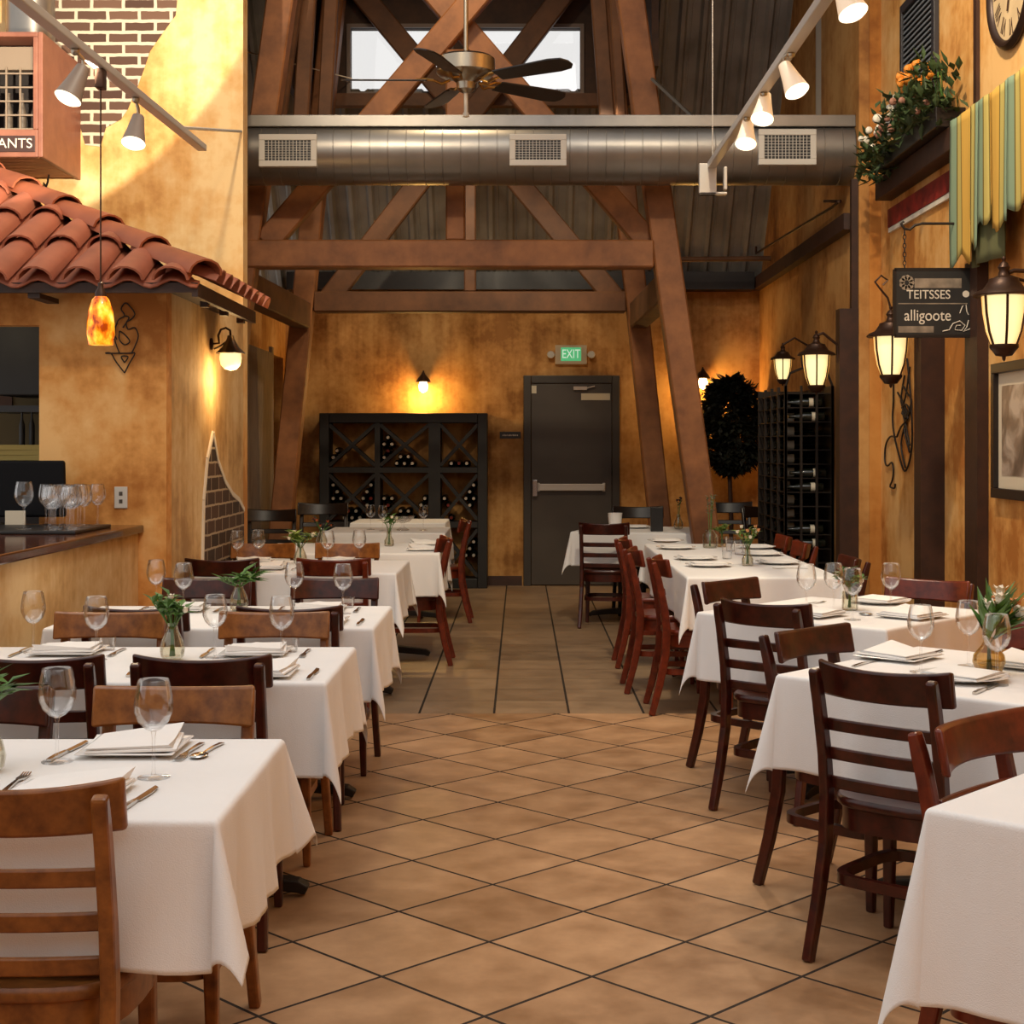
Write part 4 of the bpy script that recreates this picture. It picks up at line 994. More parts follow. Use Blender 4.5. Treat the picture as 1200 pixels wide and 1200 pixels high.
x, y = vase(202, 773, 'teardrop glass vase on the second left table', TEAR, M_vase)
bouquet(x, y, TZ, 'leafy green sprigs with tiny white flowers, second left table', 9, .215, .07, M_leaf, (M_bloom_w, None, None), 3, .026, .05, 9)
x, y = vase(280, 716, 'glass vase on the third left table', TEAR, M_vase)
bouquet(x, y, TZ, 'wide spray of green leaves on the third left table', 8, .165, .10, M_leaf, (), 4, .03, .08, 7)
x, y = vase(352, 662, 'glass vase on the fourth left table', TEAR, M_vase)
bouquet(x, y, TZ, 'pale green posy on the fourth left table', 10, .2, .08, M_leaf2, (M_bloom_w, None), 5, .025, .06, 8)
x, y = vase(-16, 905, 'glass vase cut by the left edge, nearest left table', TEAR, M_vase)
bouquet(x, y, TZ, 'green sprig whose leaf tip shows at the left edge', 7, .23, .08, M_leaf, (), 8, .03, .07, 8)
x, y = vase(1159, 790, 'round amber glass vase holding white tulips', BULB, M_amberv)
bouquet(x, y, TZ, 'white and peach tulips with long leaves at right', 10, .235, .085, M_leaf, (M_bloom_w, M_bloom_p, M_bloom_w), 9, .036, .15, 6, tulip=True, lean=(.045, .0))
x, y = vase(996, 715, 'small glass vase on the third right table', [(.03, 0), (.034, .01), (.034, .07), (.032, .08)], M_vase)
bouquet(x, y, TZ, 'small leafy posy with pale buds, third right table', 9, .17, .065, M_leaf, (M_bloom_w, M_bloom_p, None), 12, .03, .05, 8)
x, y = vase(876, 663, 'bottle-necked glass vase on the long right table', BOT, M_vase)
bouquet(x, y, TZ, 'upright posy with white and peach flowers, long right table', 9, .23, .07, M_leaf2, (M_bloom_w, M_bloom_p), 14, .02, .05, 5)
x, y = vase(832, 642, 'wide glass jar beside the big leaning post', [(.045, 0), (.05, .01), (.05, .09), (.03, .11), (.034, .125)], M_vase)
bouquet(x, y, TZ, 'tall thin grey-green twigs in the jar by the leaning post', 4, .40, .035, plain('grey_twig', hexc(110, 116, 98), .7, noise=.2), (), 15, .012, .03, 16)
x, y = vase(846, 641, 'small amber pot with bright green leaves, long right table', [(.03, 0), (.038, .07), (.04, .075)], M_amberv)
bouquet(x, y, TZ, 'bright green leaves in the amber pot, long right table', 8, .15, .04, M_leaf2, (), 16, .03, .05, 6)
x, y = vase(456, 640, 'slim glass vase on the fifth left table', BOT, M_vase)
bouquet(x, y, TZ, 'green and pale blooms in a slim vase, fifth left table', 7, .24, .07, M_leaf, (M_bloom_w, None), 18, .025, .05, 6)
x, y = vase(795, 620, 'glass vase with dark flower on the far right table', TEAR, M_vase)
bouquet(x, y, TZ, 'single dark red bloom on the far right table', 3, .28, .03, M_darkleaf, (plain('dark_red_petal', (.05, .012, .012), .6),), 20, .02, .04, 4)
x, y = vase(377, 640, 'glass vase with rust flowers, fifth left table', TEAR, M_vase)
bouquet(x, y, TZ, 'rust-coloured flowers among dark leaves, fifth left table', 7, .19, .08, M_darkleaf, (M_bloom_r, M_bloom_r), 21, .02, .05, 5)
# glass bowl cluster on the sixth left table, wine bottles / boxes on the back tables
t = tag(MB().lathe([(.05, 0), (.055, .006), (.012, .03), (.012, .06), (.06, .075), (.1, .12), (.097, .12), (.05, .082), (1e-4, .075)], 28).build('footed_glass_bowl', M_glass, smooth=True, ang=70, loc=(-.98, 12.5, TZ)), 'footed glass bowl on the sixth left table, before the rack', 'bowl')
for i, dx in enumerate((-.16, .17, -.28)):
    o = wineglass(-.98 + dx, 12.42 + .1 * i, ('wine glass left of the footed bowl', 'wine glass right of the footed bowl', 'outer wine glass left of the footed bowl')[i] + ', sixth left table')
bx = MB().box(-.05, .05, -.03, .03, 0, .20).build('menu_holder', M_black, bevel=.004, loc=(1.12, 12.35, TZ)); tag(bx, 'black upright menu holder on the far right table', 'menu holder')
bk = MB().lathe([(.05, 0), (.062, .13), (.064, .135), (.058, .135), (.046, .006), (1e-4, .006)], 20).build('wine_bucket', M_plate, smooth=True, loc=(.80, 12.72, TZ)); tag(bk, 'white bucket on the far right table', 'bucket')
def point(loc, e, c=(1, .62, .25), r=.04):
    ld = bpy.data.lights.new('lamp', 'POINT'); ld.energy = e; ld.color = c; ld.shadow_soft_size = r
    o = bpy.data.objects.new('lamp_light', ld); COL.objects.link(o); o.location = loc; return o
# ================================================================== BAR at left
bc = tag(MB().box(-2.6, -1.985, 1.5, HY - .002, 0, 1.0).build('bar_counter', M_hut_side), 'plastered bar front along the left edge', 'bar counter')
tag(MB().box(-2.95, -1.955, 1.5, HY - .003, 1.001, 1.042).build('worktop', M_bar, bevel=.008), 'glossy dark wooden bar top at left', 'worktop')
def metal(): return M_black
mon = thing('point_of_sale_monitor', 'black monitor seen from behind on the bar', 'monitor', (-2.70, 7.6, 1.0425), R(4))
MB().prism([(-.40, .05), (.40, .05), (.385, .335), (-.385, .335)], -.03, .015, lambda u, v, w: (u, w + (v - .2) * .12, v)).build('screen_back', plain('black_plastic', (.005, .005, .006), .6, spec=.1), mon, bevel=.012)
MB().box(-.09, .09, -.08, .08, 0, .02).box(-.04, .04, -.01, .03, .02, .12).build('stand', M_black, mon)
tr_ = tag(MB().box(-2.9, -2.06, 6.95, 7.56, 1.0425, 1.058).build('bar_tray', M_black, bevel=.004), 'flat black tray under the glasses on the bar', 'tray')
wineglass((28 - CX) * 7.1 / F, 7.1, 'large single wine glass at the left of the bar tray', z=1.0585, sc=1.08, group='wine glasses on the bar')
k = 0
for j, yy in enumerate((7.02, 7.097, 7.174, 7.251, 7.328, 7.405, 7.482)):
    for i in range(5):
        xx = (56 - CX) * yy / F + .086 * i + (.043 if j % 2 else 0) + (.012, -.008, .02, -.015, .005, .018, -.01)[j]
        if xx > -2.1: continue
        wineglass(xx, yy, 'wine glass in the packed cluster on the bar tray', z=1.0585, sc=.98, group='clustered wine glasses on the bar'); k += 1
cd = MB().box(-.05, .05, -.004, .004, 0, .07).build('tent_card', M_label, loc=((18 - CX) * 7.5 / F, 7.5, 1.0585)); tag(cd, 'small pale card behind the single glass on the bar', 'card')
ol = thing('wall_outlet', 'white wall outlet on the plaster above the bar end', 'outlet', (at(142, 583, HY).x, HY, at(142, 583, HY).z))
MB().box(-.034, .034, -.008, 0, -.056, .056).build('cover_plate', M_grille, ol, bevel=.003)
MB().box(-.009, .009, -.0095, -.008, .010, .030).box(-.009, .009, -.0095, -.008, -.030, -.010).build('sockets', plain('outlet_dark', hexc(70, 60, 50), .5), ol)
# things seen through the kitchen pass
tag(MB().box(-3.2, -2.6, 9.2, 9.7, 1.76, 2.34).build('kitchen_hood', M_black, bevel=.01), 'black box-like hood inside the kitchen pass', 'hood')
sh_ = tag(MB().box(-3.3, -2.4, 9.2, 9.7, 1.66, 1.70).build('kitchen_shelf', M_blackwood), 'dark shelf inside the kitchen pass', 'shelf')
for i in range(3):
    o = MB().lathe([(.018, 0), (.018, .12), (.007, .16), (.007, .2)], 10).build('hanging_utensil', M_black, smooth=True, loc=(-3.06 + i * .06, 9.22, 1.459)); tag(o, 'dark utensil hanging under the shelf in the kitchen pass', 'utensil', 'kitchen utensils')
tag(MB().box(-3.4, -2.2, 8.9, 9.8, .0, 1.335).build('kitchen_cabinet', M_blackwood), 'dark cabinet inside the kitchen pass', 'cabinet')
for i in range(4):
    o = MB().box(-.25, .25, -.16, .16, 0, .03).build('paper_stack', plain('yellowish_paper', hexc(196, 176, 104), .8), loc=(-2.86 - .01 * i, 9.15, 1.336 + i * .031), rz=R(3 * i - 6)); tag(o, 'yellowish paper pack in the stack inside the kitchen pass', 'paper', 'paper packs in the kitchen')
o = MB().box(-.04, .04, -.012, 0, -.12, .12).build('door_handle_plate', M_bronze, loc=(at(7, 460, 9.83).x, UY - .121, at(7, 460, 9.83).z)); tag(o, 'narrow dark holder on the olive kitchen wall', 'wall holder')

point((-3.3, 8.5, 2.25), 3.5, (1, .8, .5), .1)  # added fill light for the kitchen interior; no lamp body belongs to it
# scrollwork on the hut front
def curve_thing(name, label, cat, paths, r, mat, Y=None, X=None, group=None):
    m = MB()
    for p in paths:
        if Y is not None: pts = [at(x, y, Y) for x, y in p]
        else: pts = [Vector((X, X * F / (x - CX), H - (y - CY) * X / (x - CX))) for x, y in p]
        # smooth
        q = []
        for i in range(len(pts) - 1):
            p0 = pts[max(i - 1, 0)]; p1 = pts[i]; p2 = pts[i + 1]; p3 = pts[min(i + 2, len(pts) - 1)]
            for t in (0, .25, .5, .75): q.append(.5 * ((2 * p1) + (p2 - p0) * t + (2 * p0 - 5 * p1 + 4 * p2 - p3) * t * t + (3 * p1 - p0 - 3 * p2 + p3) * t ** 3))
        q.append(pts[-1]); m.tube(q, r, 6)
    return tag(m.build(name, mat, smooth=True), label, cat, group)
curve_thing('iron_wall_ornament', 'thin wrought iron ornament on plaster beside the amber pendant', 'ornament',
    [[(146, 437), (136, 424), (130, 414), (124, 414), (150, 414), (158, 414), (152, 425), (146, 437)], [(140, 414), (134, 395), (138, 376), (146, 370), (142, 362), (147, 355), (153, 360), (158, 368), (154, 374), (148, 378), (150, 386), (158, 384), (162, 394), (158, 406), (154, 414)],
     [(140, 388), (146, 392), (152, 400), (146, 404), (140, 398), (140, 388)], [(138, 378), (133, 388), (137, 398)], [(146, 425), (142, 418), (150, 418), (146, 425)], [(146, 370), (151, 372), (148, 378), (144, 384)]], .0035, M_iron, Y=HY - .012)
# wall sconce on the hut side
sy = 8.92; sc_ = thing('wall_sconce', 'gooseneck wall lamp with round glass on the kitchen side wall', 'wall lamp', (HX, sy, at(247, 403, sy).z))
MB().lathe([(1e-4, .0), (.035, .0), (.035, .008), (.022, .014), (1e-4, .016)], 18, axis='x').build('wall_plate', M_bronze, sc_, smooth=True)
MB().tube([(.01, 0, .0), (.05, 0, .005), (.045, 0, .05), (.06, 0, .085), (.09, 0, .095), (.115, 0, .08), (.118, 0, .045)], .007, 8).tube([(.02, 0, -.03), (.06, 0, -.01), (.1, 0, .02)], .005, 6).build('gooseneck_arm', M_bronze, sc_, smooth=True)
MB().lathe([(.018, .05), (.022, .03), (.05, -.02), (.088, -.055), (.085, -.058), (.045, -.02), (.015, .03)], 22, (.118, 0, 0)).build('lamp_shade', M_nickel, sc_, smooth=True)
MB().lathe([(.062, -.052), (.066, -.085), (.058, -.125), (.035, -.15), (1e-4, -.158)], 22, (.118, 0, 0)).build('glass_globe', emis('lit_globe', (1, .78, .42), 1.15, (1, .62, .25), base=(.9, .8, .6)), sc_, smooth=True)
point((HX + .15, sy, sc_.location.z - .2), 8)
# back wall sconces
def bsconce(px, py, label):
    p = at(px, py, BY); t = thing('wall_sconce', label, 'wall lamp', (p.x, BY, p.z), 0, 'back wall lamps')
    MB().lathe([(1e-4, 0), (.04, 0), (.04, -.01), (1e-4, -.014)], 16, axis='y', c=(0, 0, .03)).build('wall_plate', M_bronze, t, smooth=True)
    MB().tube([(0, -.01, .03), (0, -.06, .08), (0, -.11, .10), (0, -.13, .06)], .01, 8).build('bracket', M_bronze, t, smooth=True)
    MB().lathe([(.012, .09), (.02, .07), (.055, .03), (.08, -.01), (.076, -.012), (.05, .025), (.012, .06)], 20, (0, -.13, 0)).build('lamp_shade', M_bronze, t, smooth=True)
    MB().lathe([(.034, .0), (.05, -.05), (.042, -.10), (1e-4, -.125)], 16, (0, -.13, 0)).build('lit_bulb', M_bulb, t, smooth=True)
    point((p.x, BY - .17, p.z - .14), 24, (1, .55, .14), .05)
bsconce(497, 447, 'lit lamp on the back wall above the wine rack')
bsconce(822, 443, 'lit lamp on the back wall, half behind the big leaning post')
# exit sign
es = at(669, 416, BY); ex_ = thing('exit_sign', 'green EXIT sign with two emergency lamps above the door', 'exit sign', (es.x, BY, es.z))
MB().box(-.165, .165, -.05, -.001, -.1, .1).build('housing', plain('sign_housing', hexc(190, 170, 140), .5), ex_, bevel=.006)
MB().box(-.105, .105, -.053, -.05, -.065, .075).build('green_panel', emis('exit_green', (.08, .55, .22), .55, base=(.1, .4, .2)), ex_)
text('EXIT', .13, emis('exit_letters', (.7, .95, .75), .5, base=(.7, .9, .75)), ex_, (0, -.0535, .004), sx=.72)
for s_ in (-1, 1): MB().lathe([(1e-4, -.06), (.035, -.06), (.04, -.03), (.025, 0), (1e-4, 0)], 16, (s_ * .21, -.02, -.0), axis='y').box(min(s_ * .165, s_ * .2), max(s_ * .165, s_ * .2), -.03, -.015, -.01, .01).build('emergency_lamp', M_grille, ex_, smooth=True, ang=50)
tg = at(598, 510, BY); ts_ = thing('door_sign', 'small black tactile sign left of the exit door', 'sign', (tg.x, BY, tg.z))
MB().box(-.11, .11, -.008, 0, -.035, .035).build('sign_plate', M_black, ts_, bevel=.002)
m = MB()
for i in range(11): m.box(-.082 + i * .015, -.082 + i * .015 + (.011 if i % 3 else .007), -.0092, -.008, -.008, .008 if i % 2 else .005)
m.build('tactile_marks', M_cream, ts_)

# X-braced wine rack on the back wall
ra, rb = at(374, 686, BY - .34), at(571, 484, BY - .34); RX0, RX1, RZ = ra.x, rb.x, rb.z; RY0 = BY - .34
rk = thing('wine_rack', 'tall black wine rack with X-shaped cells against the back wall', 'wine rack', ((RX0 + RX1) / 2, BY - .002, 0))
W2 = (RX1 - RX0) / 2; dd = .335
def bxr(x0, x1, z0, z1, y0=-dd, y1=0): return MB().box(x0, x1, y0, y1, z0, z1)
fr_ = MB()
vx = [-W2, -W2 + .62, -W2 + 1.19]; e_ = W2
fr_.box(-W2, -W2 + .1, -dd, 0, 0, RZ); fr_.box(W2 - .1, W2, -dd, 0, 0, RZ); fr_.box(-W2 + .1, W2 - .1, -dd, 0, RZ - .1, RZ); fr_.box(-W2 + .1, W2 - .1, -dd, 0, 0, .1)
fr_.build('rack_frame', M_rack, rk, bevel=.006)
cellx = [(-W2 + .1, -W2 + .565), (-W2 + .62, -W2 + 1.115), (-W2 + 1.235, W2 - .1)]
for a, b in ((-W2 + .565, -W2 + .62), (-W2 + 1.115, -W2 + 1.235)): bxr(a, b, .1, RZ - .1).build('divider', M_rack, rk)
rows = [(.1, .62), (.68, 1.18), (1.235, RZ - .1)]
for a, b in cellx:
    for z in ((.62, .68), (1.18, 1.235)): bxr(a, b, z[0], z[1]).build('shelf', M_rack, rk)
for ci, (a, b) in enumerate(cellx):
    for ri, (z0, z1) in enumerate(rows):
        bxm = MB(); th = .035
        bxm.bar((a, -dd + .07, z1 - .02), (b, -dd + .07, z0 + .02), .12, th, up=(0, 0, 1)); bxm.bar((a, -dd + .071, z0 + .02), (b, -dd + .071, z1 - .02), .118, th, up=(0, 0, 1))
        bxm.build('cross_board', M_rack, rk)
bt_ = {}
def rbottle(x, z, foil, label, y=RY0 + .02):
    if foil not in bt_:
        t = thing('wine_bottle', label, 'bottle', (x, y, z), 0, 'wine bottles lying in the black rack')
        MB().lathe([(.0145, .0), (.0155, .02), (.0145, .03), (.015, .07), (.024, .10), (.036, .125), (.037, .30), (.03, .305), (1e-4, .305)], 14, axis='y').build('bottle_body', M_bottle, t, smooth=True)
        MB().lathe([(1e-4, -.004), (.0155, -.004), (.0165, .0), (.0165, .028), (.0155, .03)], 12, axis='y').build('foil_cap', {'w': M_foil, 'r': M_foilr}[foil], t, smooth=True)
        bt_[foil] = t; return t
    return dup(bt_[foil], (x, y, z), 0, label, 'wine bottles lying in the black rack')
rx = (RX0 + RX1) / 2; cname = ('left', 'middle', 'right'); rname = ('bottom', 'centre', 'top')
rr = random.Random(5)
def inx(ci, ri, quad, n, pre=''):
    (a, b), (z0, z1) = cellx[ci], rows[ri]; w, h = b - a, z1 - z0; cxm, czm = (a + b) / 2, (z0 + z1) / 2; cnt = 0; lab = 'dark wine bottle in the %s %s cell of the black rack' % (rname[ri], cname[ci])
    pts = []
    s = .079
    for j in range(8):
        for i in range(-5, 6):
            x_ = (i + (.5 if j % 2 else 0)) * s; y_ = j * s * .866
            pts.append((x_, y_))
    for (u, v) in pts:
        if cnt >= n: break
        if quad == 'bottom':
            z = z0 + .04 + v; x_ = cxm + u; lim = (1 - 2 * (z - z0 + .05) / h) * w / 2 - .03
            ok = abs(u) <= lim
        elif quad == 'left':
            z = z0 + .1 + v; x_ = a + .04 + abs(u) if u >= 0 else None
            if x_ is None: continue
            t_ = abs(z - czm) / (h / 2); ok = (x_ - a) < (1 - t_) * w / 2 - .045
        else:
            z = z0 + .1 + v; x_ = b - .04 - abs(u) if u >= 0 else None
            if x_ is None: continue
            t_ = abs(z - czm) / (h / 2); ok = (b - x_) < (1 - t_) * w / 2 - .045
        if ok and z < z1 - .05:
            rbottle(rx + x_, z, 'r' if rr.random() < .12 else 'w', lab); cnt += 1
inx(1, 2, 'bottom', 9); inx(1, 2, 'left', 5); inx(2, 2, 'bottom', 4); inx(0, 1, 'bottom', 12); inx(0, 1, 'left', 6); inx(0, 1, 'right', 6); inx(2, 1, 'right', 8); inx(1, 1, 'bottom', 9); inx(1, 1, 'right', 3)
inx(0, 2, 'left', 2); inx(2, 1, 'left', 2); inx(1, 1, 'left', 4); inx(2, 0, 'right', 8); inx(0, 0, 'bottom', 9); inx(1, 0, 'bottom', 9); inx(2, 1, 'bottom', 1)

# tall iron bottle cage on the right wall
KX0, KX1, KY0, KY1, KZ = 2.10, 2.47, 11.9, 13.2, 1.93
kg = thing('bottle_cage', 'tall narrow iron bottle cage full of bottles beside the right wall', 'bottle rack', ((KX0 + KX1) / 2, (KY0 + KY1) / 2, 0))
hx, hy = (KX1 - KX0) / 2, (KY1 - KY0) / 2
m = MB()
for x in (-hx, -hx / 3, hx / 3, hx):
    m.box(x - .009, x + .009, -hy - .012, -hy + .012, 0, KZ)
for i in range(5): y = -hy + 2 * hy * i / 4; m.box(-hx - .012, -hx + .012, y - .012, y + .012, 0, KZ); m.box(hx - .012, hx + .012, y - .012, y + .012, 0, KZ)
m.build('upright_bars', M_iron, kg)
m = MB()
for j in range(17):
    z = .08 + j * .112
    m.box(-hx, hx, -hy - .006, -hy + .006, z - .006, z); m.box(-hx - .006, -hx + .006, -hy, hy, z - .006, z); m.box(-hx + .02, hx - .02, -hy + .02, hy - .02, z - .008, z - .002)
m.box(-hx, hx, hy - .01, hy, 0, KZ); m.box(hx - .008, hx, -hy, hy, 0, KZ)
m.build('shelf_wires', M_iron, kg)
arcs = MB()
for y in (-hy,):
    arcs.tube([(-hx, y, KZ), (-hx * .8, y, KZ + .1), (0, y, KZ + .16), (hx * .8, y, KZ + .1), (hx, y, KZ)], .01, 6)
arcs.tube([(-.05, -hy, KZ + .15), (-.06, -hy, KZ + .22), (0, -hy, KZ + .27), (.06, -hy, KZ + .22), (.05, -hy, KZ + .15)], .008, 6)
arcs.build('top_arches', M_iron, kg, smooth=True)
kb = {}
def cbottle(x, y, z, kind, rz):
    lab = ('dark bottle lying sideways in the iron cage, label to us' if kind == 'f' else 'dark bottle lying in the iron cage, seen from the aisle side')
    if kind not in kb:
        t = thing('wine_bottle', lab, 'bottle', (x, y, z), rz, 'wine bottles in the iron cage')
        MB().lathe([(1e-4, .01), (.03, .0), (.037, .006), (.037, .18), (.024, .215), (.015, .24), (.0145, .29), (1e-4, .29)], 14, axis='y').build('bottle_body', M_bottle, t, smooth=True)
        MB().lathe([(.0376, .07), (.0376, .07 + (.035 if kind == 'f' else .06))], 14, axis='y').build('paper_label', M_label, t, smooth=True)
        kb[kind] = t; return t
    return dup(kb[kind], (x, y, z), rz, lab, 'wine bottles in the iron cage')
for j in range(16):
    z = .08 + j * .112 + .038
    if rr.random() < .8: cbottle(KX1 - .03 - rr.uniform(0, .045), KY0 + .05, z, 'f', PI / 2)
    for i in range(5):
        y = KY0 + .42 + i * .17
        if j > 5 and rr.random() < .9: cbottle(KX0 + .01, y, z, 's', -PI / 2)

# dark foliage tree
tp = thing('potted_tree', 'dark leafy tree in front of the back wall, left of the iron cage', 'tree', (2.11, 15.1, 0))
cb_ = MB(); rr = random.Random(9)
for i in range(4200):
    a = rr.uniform(0, 6.28); zc = rr.uniform(-1, 1); rad = math.sqrt(max(0, 1 - zc * zc)) * (.72 + .28 * rr.random())
    rad *= .9 + .25 * math.sin(3 * a + 5 * zc); fl_ = .33
    p = Vector((math.cos(a) * rad * fl_, math.sin(a) * rad * .26, 1.67 + zc * .47))
    d_ = Vector((math.cos(a) * .5 + rr.uniform(-.6, .6), math.sin(a) * .5 + rr.uniform(-.6, .6), rr.uniform(-1.1, .3)))
    cb_.leaf(p, d_, rr.uniform(.07, .12), .05, curl=.2)
cb_.build('foliage', M_darkleaf, tp)
MB().tube([(0, 0, .2), (.01, 0, .7), (-.01, 0, 1.2), (0, 0, 1.7)], .022, 8).tube([(0, 0, 1.2), (.1, .05, 1.6)], .012, 6).build('trunk', M_trim, tp, smooth=True)
MB().lathe([(1e-4, 0), (.12, 0), (.16, .26), (.17, .27), (.15, .27), (.14, .22), (1e-4, .22)], 20).build('pot', M_bronze, tp, smooth=True)

# ================================================================== RIGHT WALL
struct(MB().box(2.35, 2.489, 11.06, 11.2, 0, 2.465).build('trim_7', M_trim))
struct(MB().box(2.44, 2.489, 11.07, 11.13, 2.466, 3.42).build('trim_8', M_trim))
struct(MB().box(2.5, 2.649, 9.38, 9.54, 0, 2.465).build('trim_9', M_trim))
struct(MB().box(2.585, 2.649, 8.5, 8.74, 0, 2.51).build('trim_10', M_trim))
struct(MB().box(2.628, 2.649, 8.66, 8.72, 3.37, TOPZ).build('trim_11', M_trim))
struct(MB().box(2.41, 2.489, 11.2, BY, 3.07, 3.19).build('trim_12', M_trim))
struct(MB().box(-2.4, 2.4, BY - .25, BY - .001, 3.06, 3.24).build('trim_13', M_blackwood))
# hanging rail bits in the far right corner
tag(MB().tube([at(797, 304, 14.8), at(903, 303, 14.8)], .026, 10).build('wooden_pole', M_beam2, smooth=True), 'round wooden pole under the corrugated slope at right', 'pole')
cr_ = MB().tube([at(886, 297, 14.9) + Vector((0, 0, .07)), at(886, 297, 14.9), at(975, 243, 11.75), at(983, 236, 11.45)], .011, 8).tube([at(966, 236, 11.7), at(985, 236, 11.5)], .012, 8)
tag(cr_.build('curtain_rod', M_bronze, smooth=True), 'thin bronze rod sloping along the far right wall below the duct', 'rod')
# ledge with flower box
tag(MB().box(2.53, 2.649, 5.2, 10.72, 3.2, 3.34).build('wall_ledge', M_trim, bevel=.006), 'long dark wooden ledge high on the right wall', 'ledge')
fb = thing('flower_box', 'dark planter box with orange and white flowers on the ledge', 'flower box', (2.56, 9.6, 3.341))
MB().box(-.1, .08, -.7, .75, 0, .12).build('box', M_blackwood, fb, bevel=.005)
lf = MB(); bo = MB(); bw = MB(); bp_ = MB(); rr = random.Random(3)
for i in range(800):
    y = rr.uniform(-.78, 1.0); hgt = .26 + .06 * math.sin(y * 7)
    if y > .45: hgt *= .6
    p = Vector((rr.uniform(-.2, .04), y, .1 + rr.uniform(-.16 if y > .3 else -.06, hgt) * (1 if rr.random() < .8 else .6)))
    lf.leaf(p, (rr.uniform(-1, .2), rr.uniform(-1, 1), rr.uniform(-.6, 1)), rr.uniform(.07, .12), .045, curl=.1)
for i in range(26):
    y = rr.uniform(-.4, .15); bo.ball((rr.uniform(-.17, .0), y, .38 + rr.uniform(0, .1)), rr.uniform(.022, .036), 7, 5)
for i in range(20):
    y = rr.uniform(.1, .85); bw.ball((rr.uniform(-.22, -.02), y, .3 - .12 * (y - .1) + rr.uniform(-.05, .08)), rr.uniform(.02, .034), 7, 5)
for i in range(14):
    y = rr.uniform(-.6, .3); bp_.ball((rr.uniform(-.22, -.05), y, rr.uniform(.12, .3)), rr.uniform(.016, .03), 7, 5)
st_ = MB()
for i in range(30): y = rr.uniform(-.6, .6); st_.tube([(0, y, .08), (-.05, y + rr.uniform(-.1, .1), .36)], .004, 4)
lf.build('leaves', plain('planter_leaf', hexc(60, 78, 40), .6, noise=.45, nscale=9), fb); st_.build('stems', M_leaf, fb); bo.build('blossoms', M_bloom_o, fb, smooth=True); bw.build('blossoms', M_bloom_w, fb, smooth=True); bp_.build('blossoms', plain('dusty_pink_petal', hexc(150, 104, 84), .6), fb, smooth=True)
# louvred shutter
sv = thing('louvred_shutter', 'tall dark louvred shutter on the right wall above the flowers', 'shutter', (2.649, 9.93, 3.36))
y0, y1, hh = -.43, .43, 1.12
MB().box(-.035, 0, y0, y0 + .07, 0, hh).box(-.035, 0, y1 - .05, y1, 0, hh).box(-.035, 0, y0 + .07, y1 - .05, hh - .06, hh).box(-.035, 0, y0 + .07, y1 - .05, 0, .06).build('shutter_frame', plain('dark_blue_grey', hexc(42, 40, 44), .5), sv, bevel=.004)
m = MB()
for i in range(26): z = .07 + i * .038; m.bar((-.018, y0 + .06, z + .015), (-.018, y1 - .04, z + .015), .006, .026, up=(.4, 0, .9))
m.build('slats', plain('slat_blue_grey', hexc(112, 118, 124), .5), sv)
MB().box(-.006, 0, y0 + .07, y1 - .05, .06, hh - .06).build('backing', M_black, sv)
# clock
ck = thing('wall_clock', 'large round clock with Roman numerals at the top right corner', 'clock', (2.649, 8.06, 3.95))
MB().lathe([(.31, -.002), (.36, -.002), (.365, -.02), (.345, -.045), (.325, -.04), (.31, -.02), (.31, -.002)], 48, axis='x', caps=False).build('rim', plain('dark_clock_rim', hexc(52, 34, 24), .4, .4), ck, smooth=True, ang=50)
MB().lathe([(1e-4, -.016), (.315, -.016), (.315, -.002), (1e-4, -.002)], 48, axis='x').build('dial', plain('aged_dial', hexc(206, 178, 136), .6, noise=.12, nscale=6), ck)
M_num = plain('clock_numeral_brown', hexc(70, 44, 26), .6)
nm = ['XII', 'I', 'II', 'III', 'IIII', 'V', 'VI', 'VII', 'VIII', 'IX', 'X', 'XI']
for i, s_ in enumerate(nm):
    a = 2 * PI * i / 12
    o = text(s_, .13, M_num, ck, (0, 0, 0), name='numeral', sx=.55)
    # dial faces -x : text right = -y... viewer looking +x sees right = -y
    Mx = Matrix(((0, 0, -1), (-1, 0, 0), (0, 1, 0))).to_4x4()
    o.matrix_local = Matrix.Translation((-.0165, -math.sin(a) * .24, math.cos(a) * .24)) @ Mx @ Matrix.Rotation(-a, 4, 'Z') @ Matrix.Diagonal((.55, 1, 1, 1))
m = MB(); m.bar((-.022, 0, 0), (-.022, .05, -.15), .004, .016, up=(0, 1, 0)); m.bar((-.026, 0, 0), (-.026, -.2, .1), .004, .012, up=(0, 1, 0)); m.lathe([(1e-4, -.03), (.02, -.03), (.02, -.0165)], 14, axis='x')
m.build('clock_hands', M_num, ck)
# red panel
rp = thing('red_panel', 'long dark red panel with pale lower edge under the ledge', 'panel', (2.649, 9.85, 2.975))
MB().box(-.025, 0, -.88, .89, .035, .165).build('panel_board', plain('mottled_red', hexc(128, 32, 22), .6, noise=.5, nscale=9), rp)
MB().box(-.02, 0, -.88, .89, 0, .033).build('lower_edge', M_white, rp)
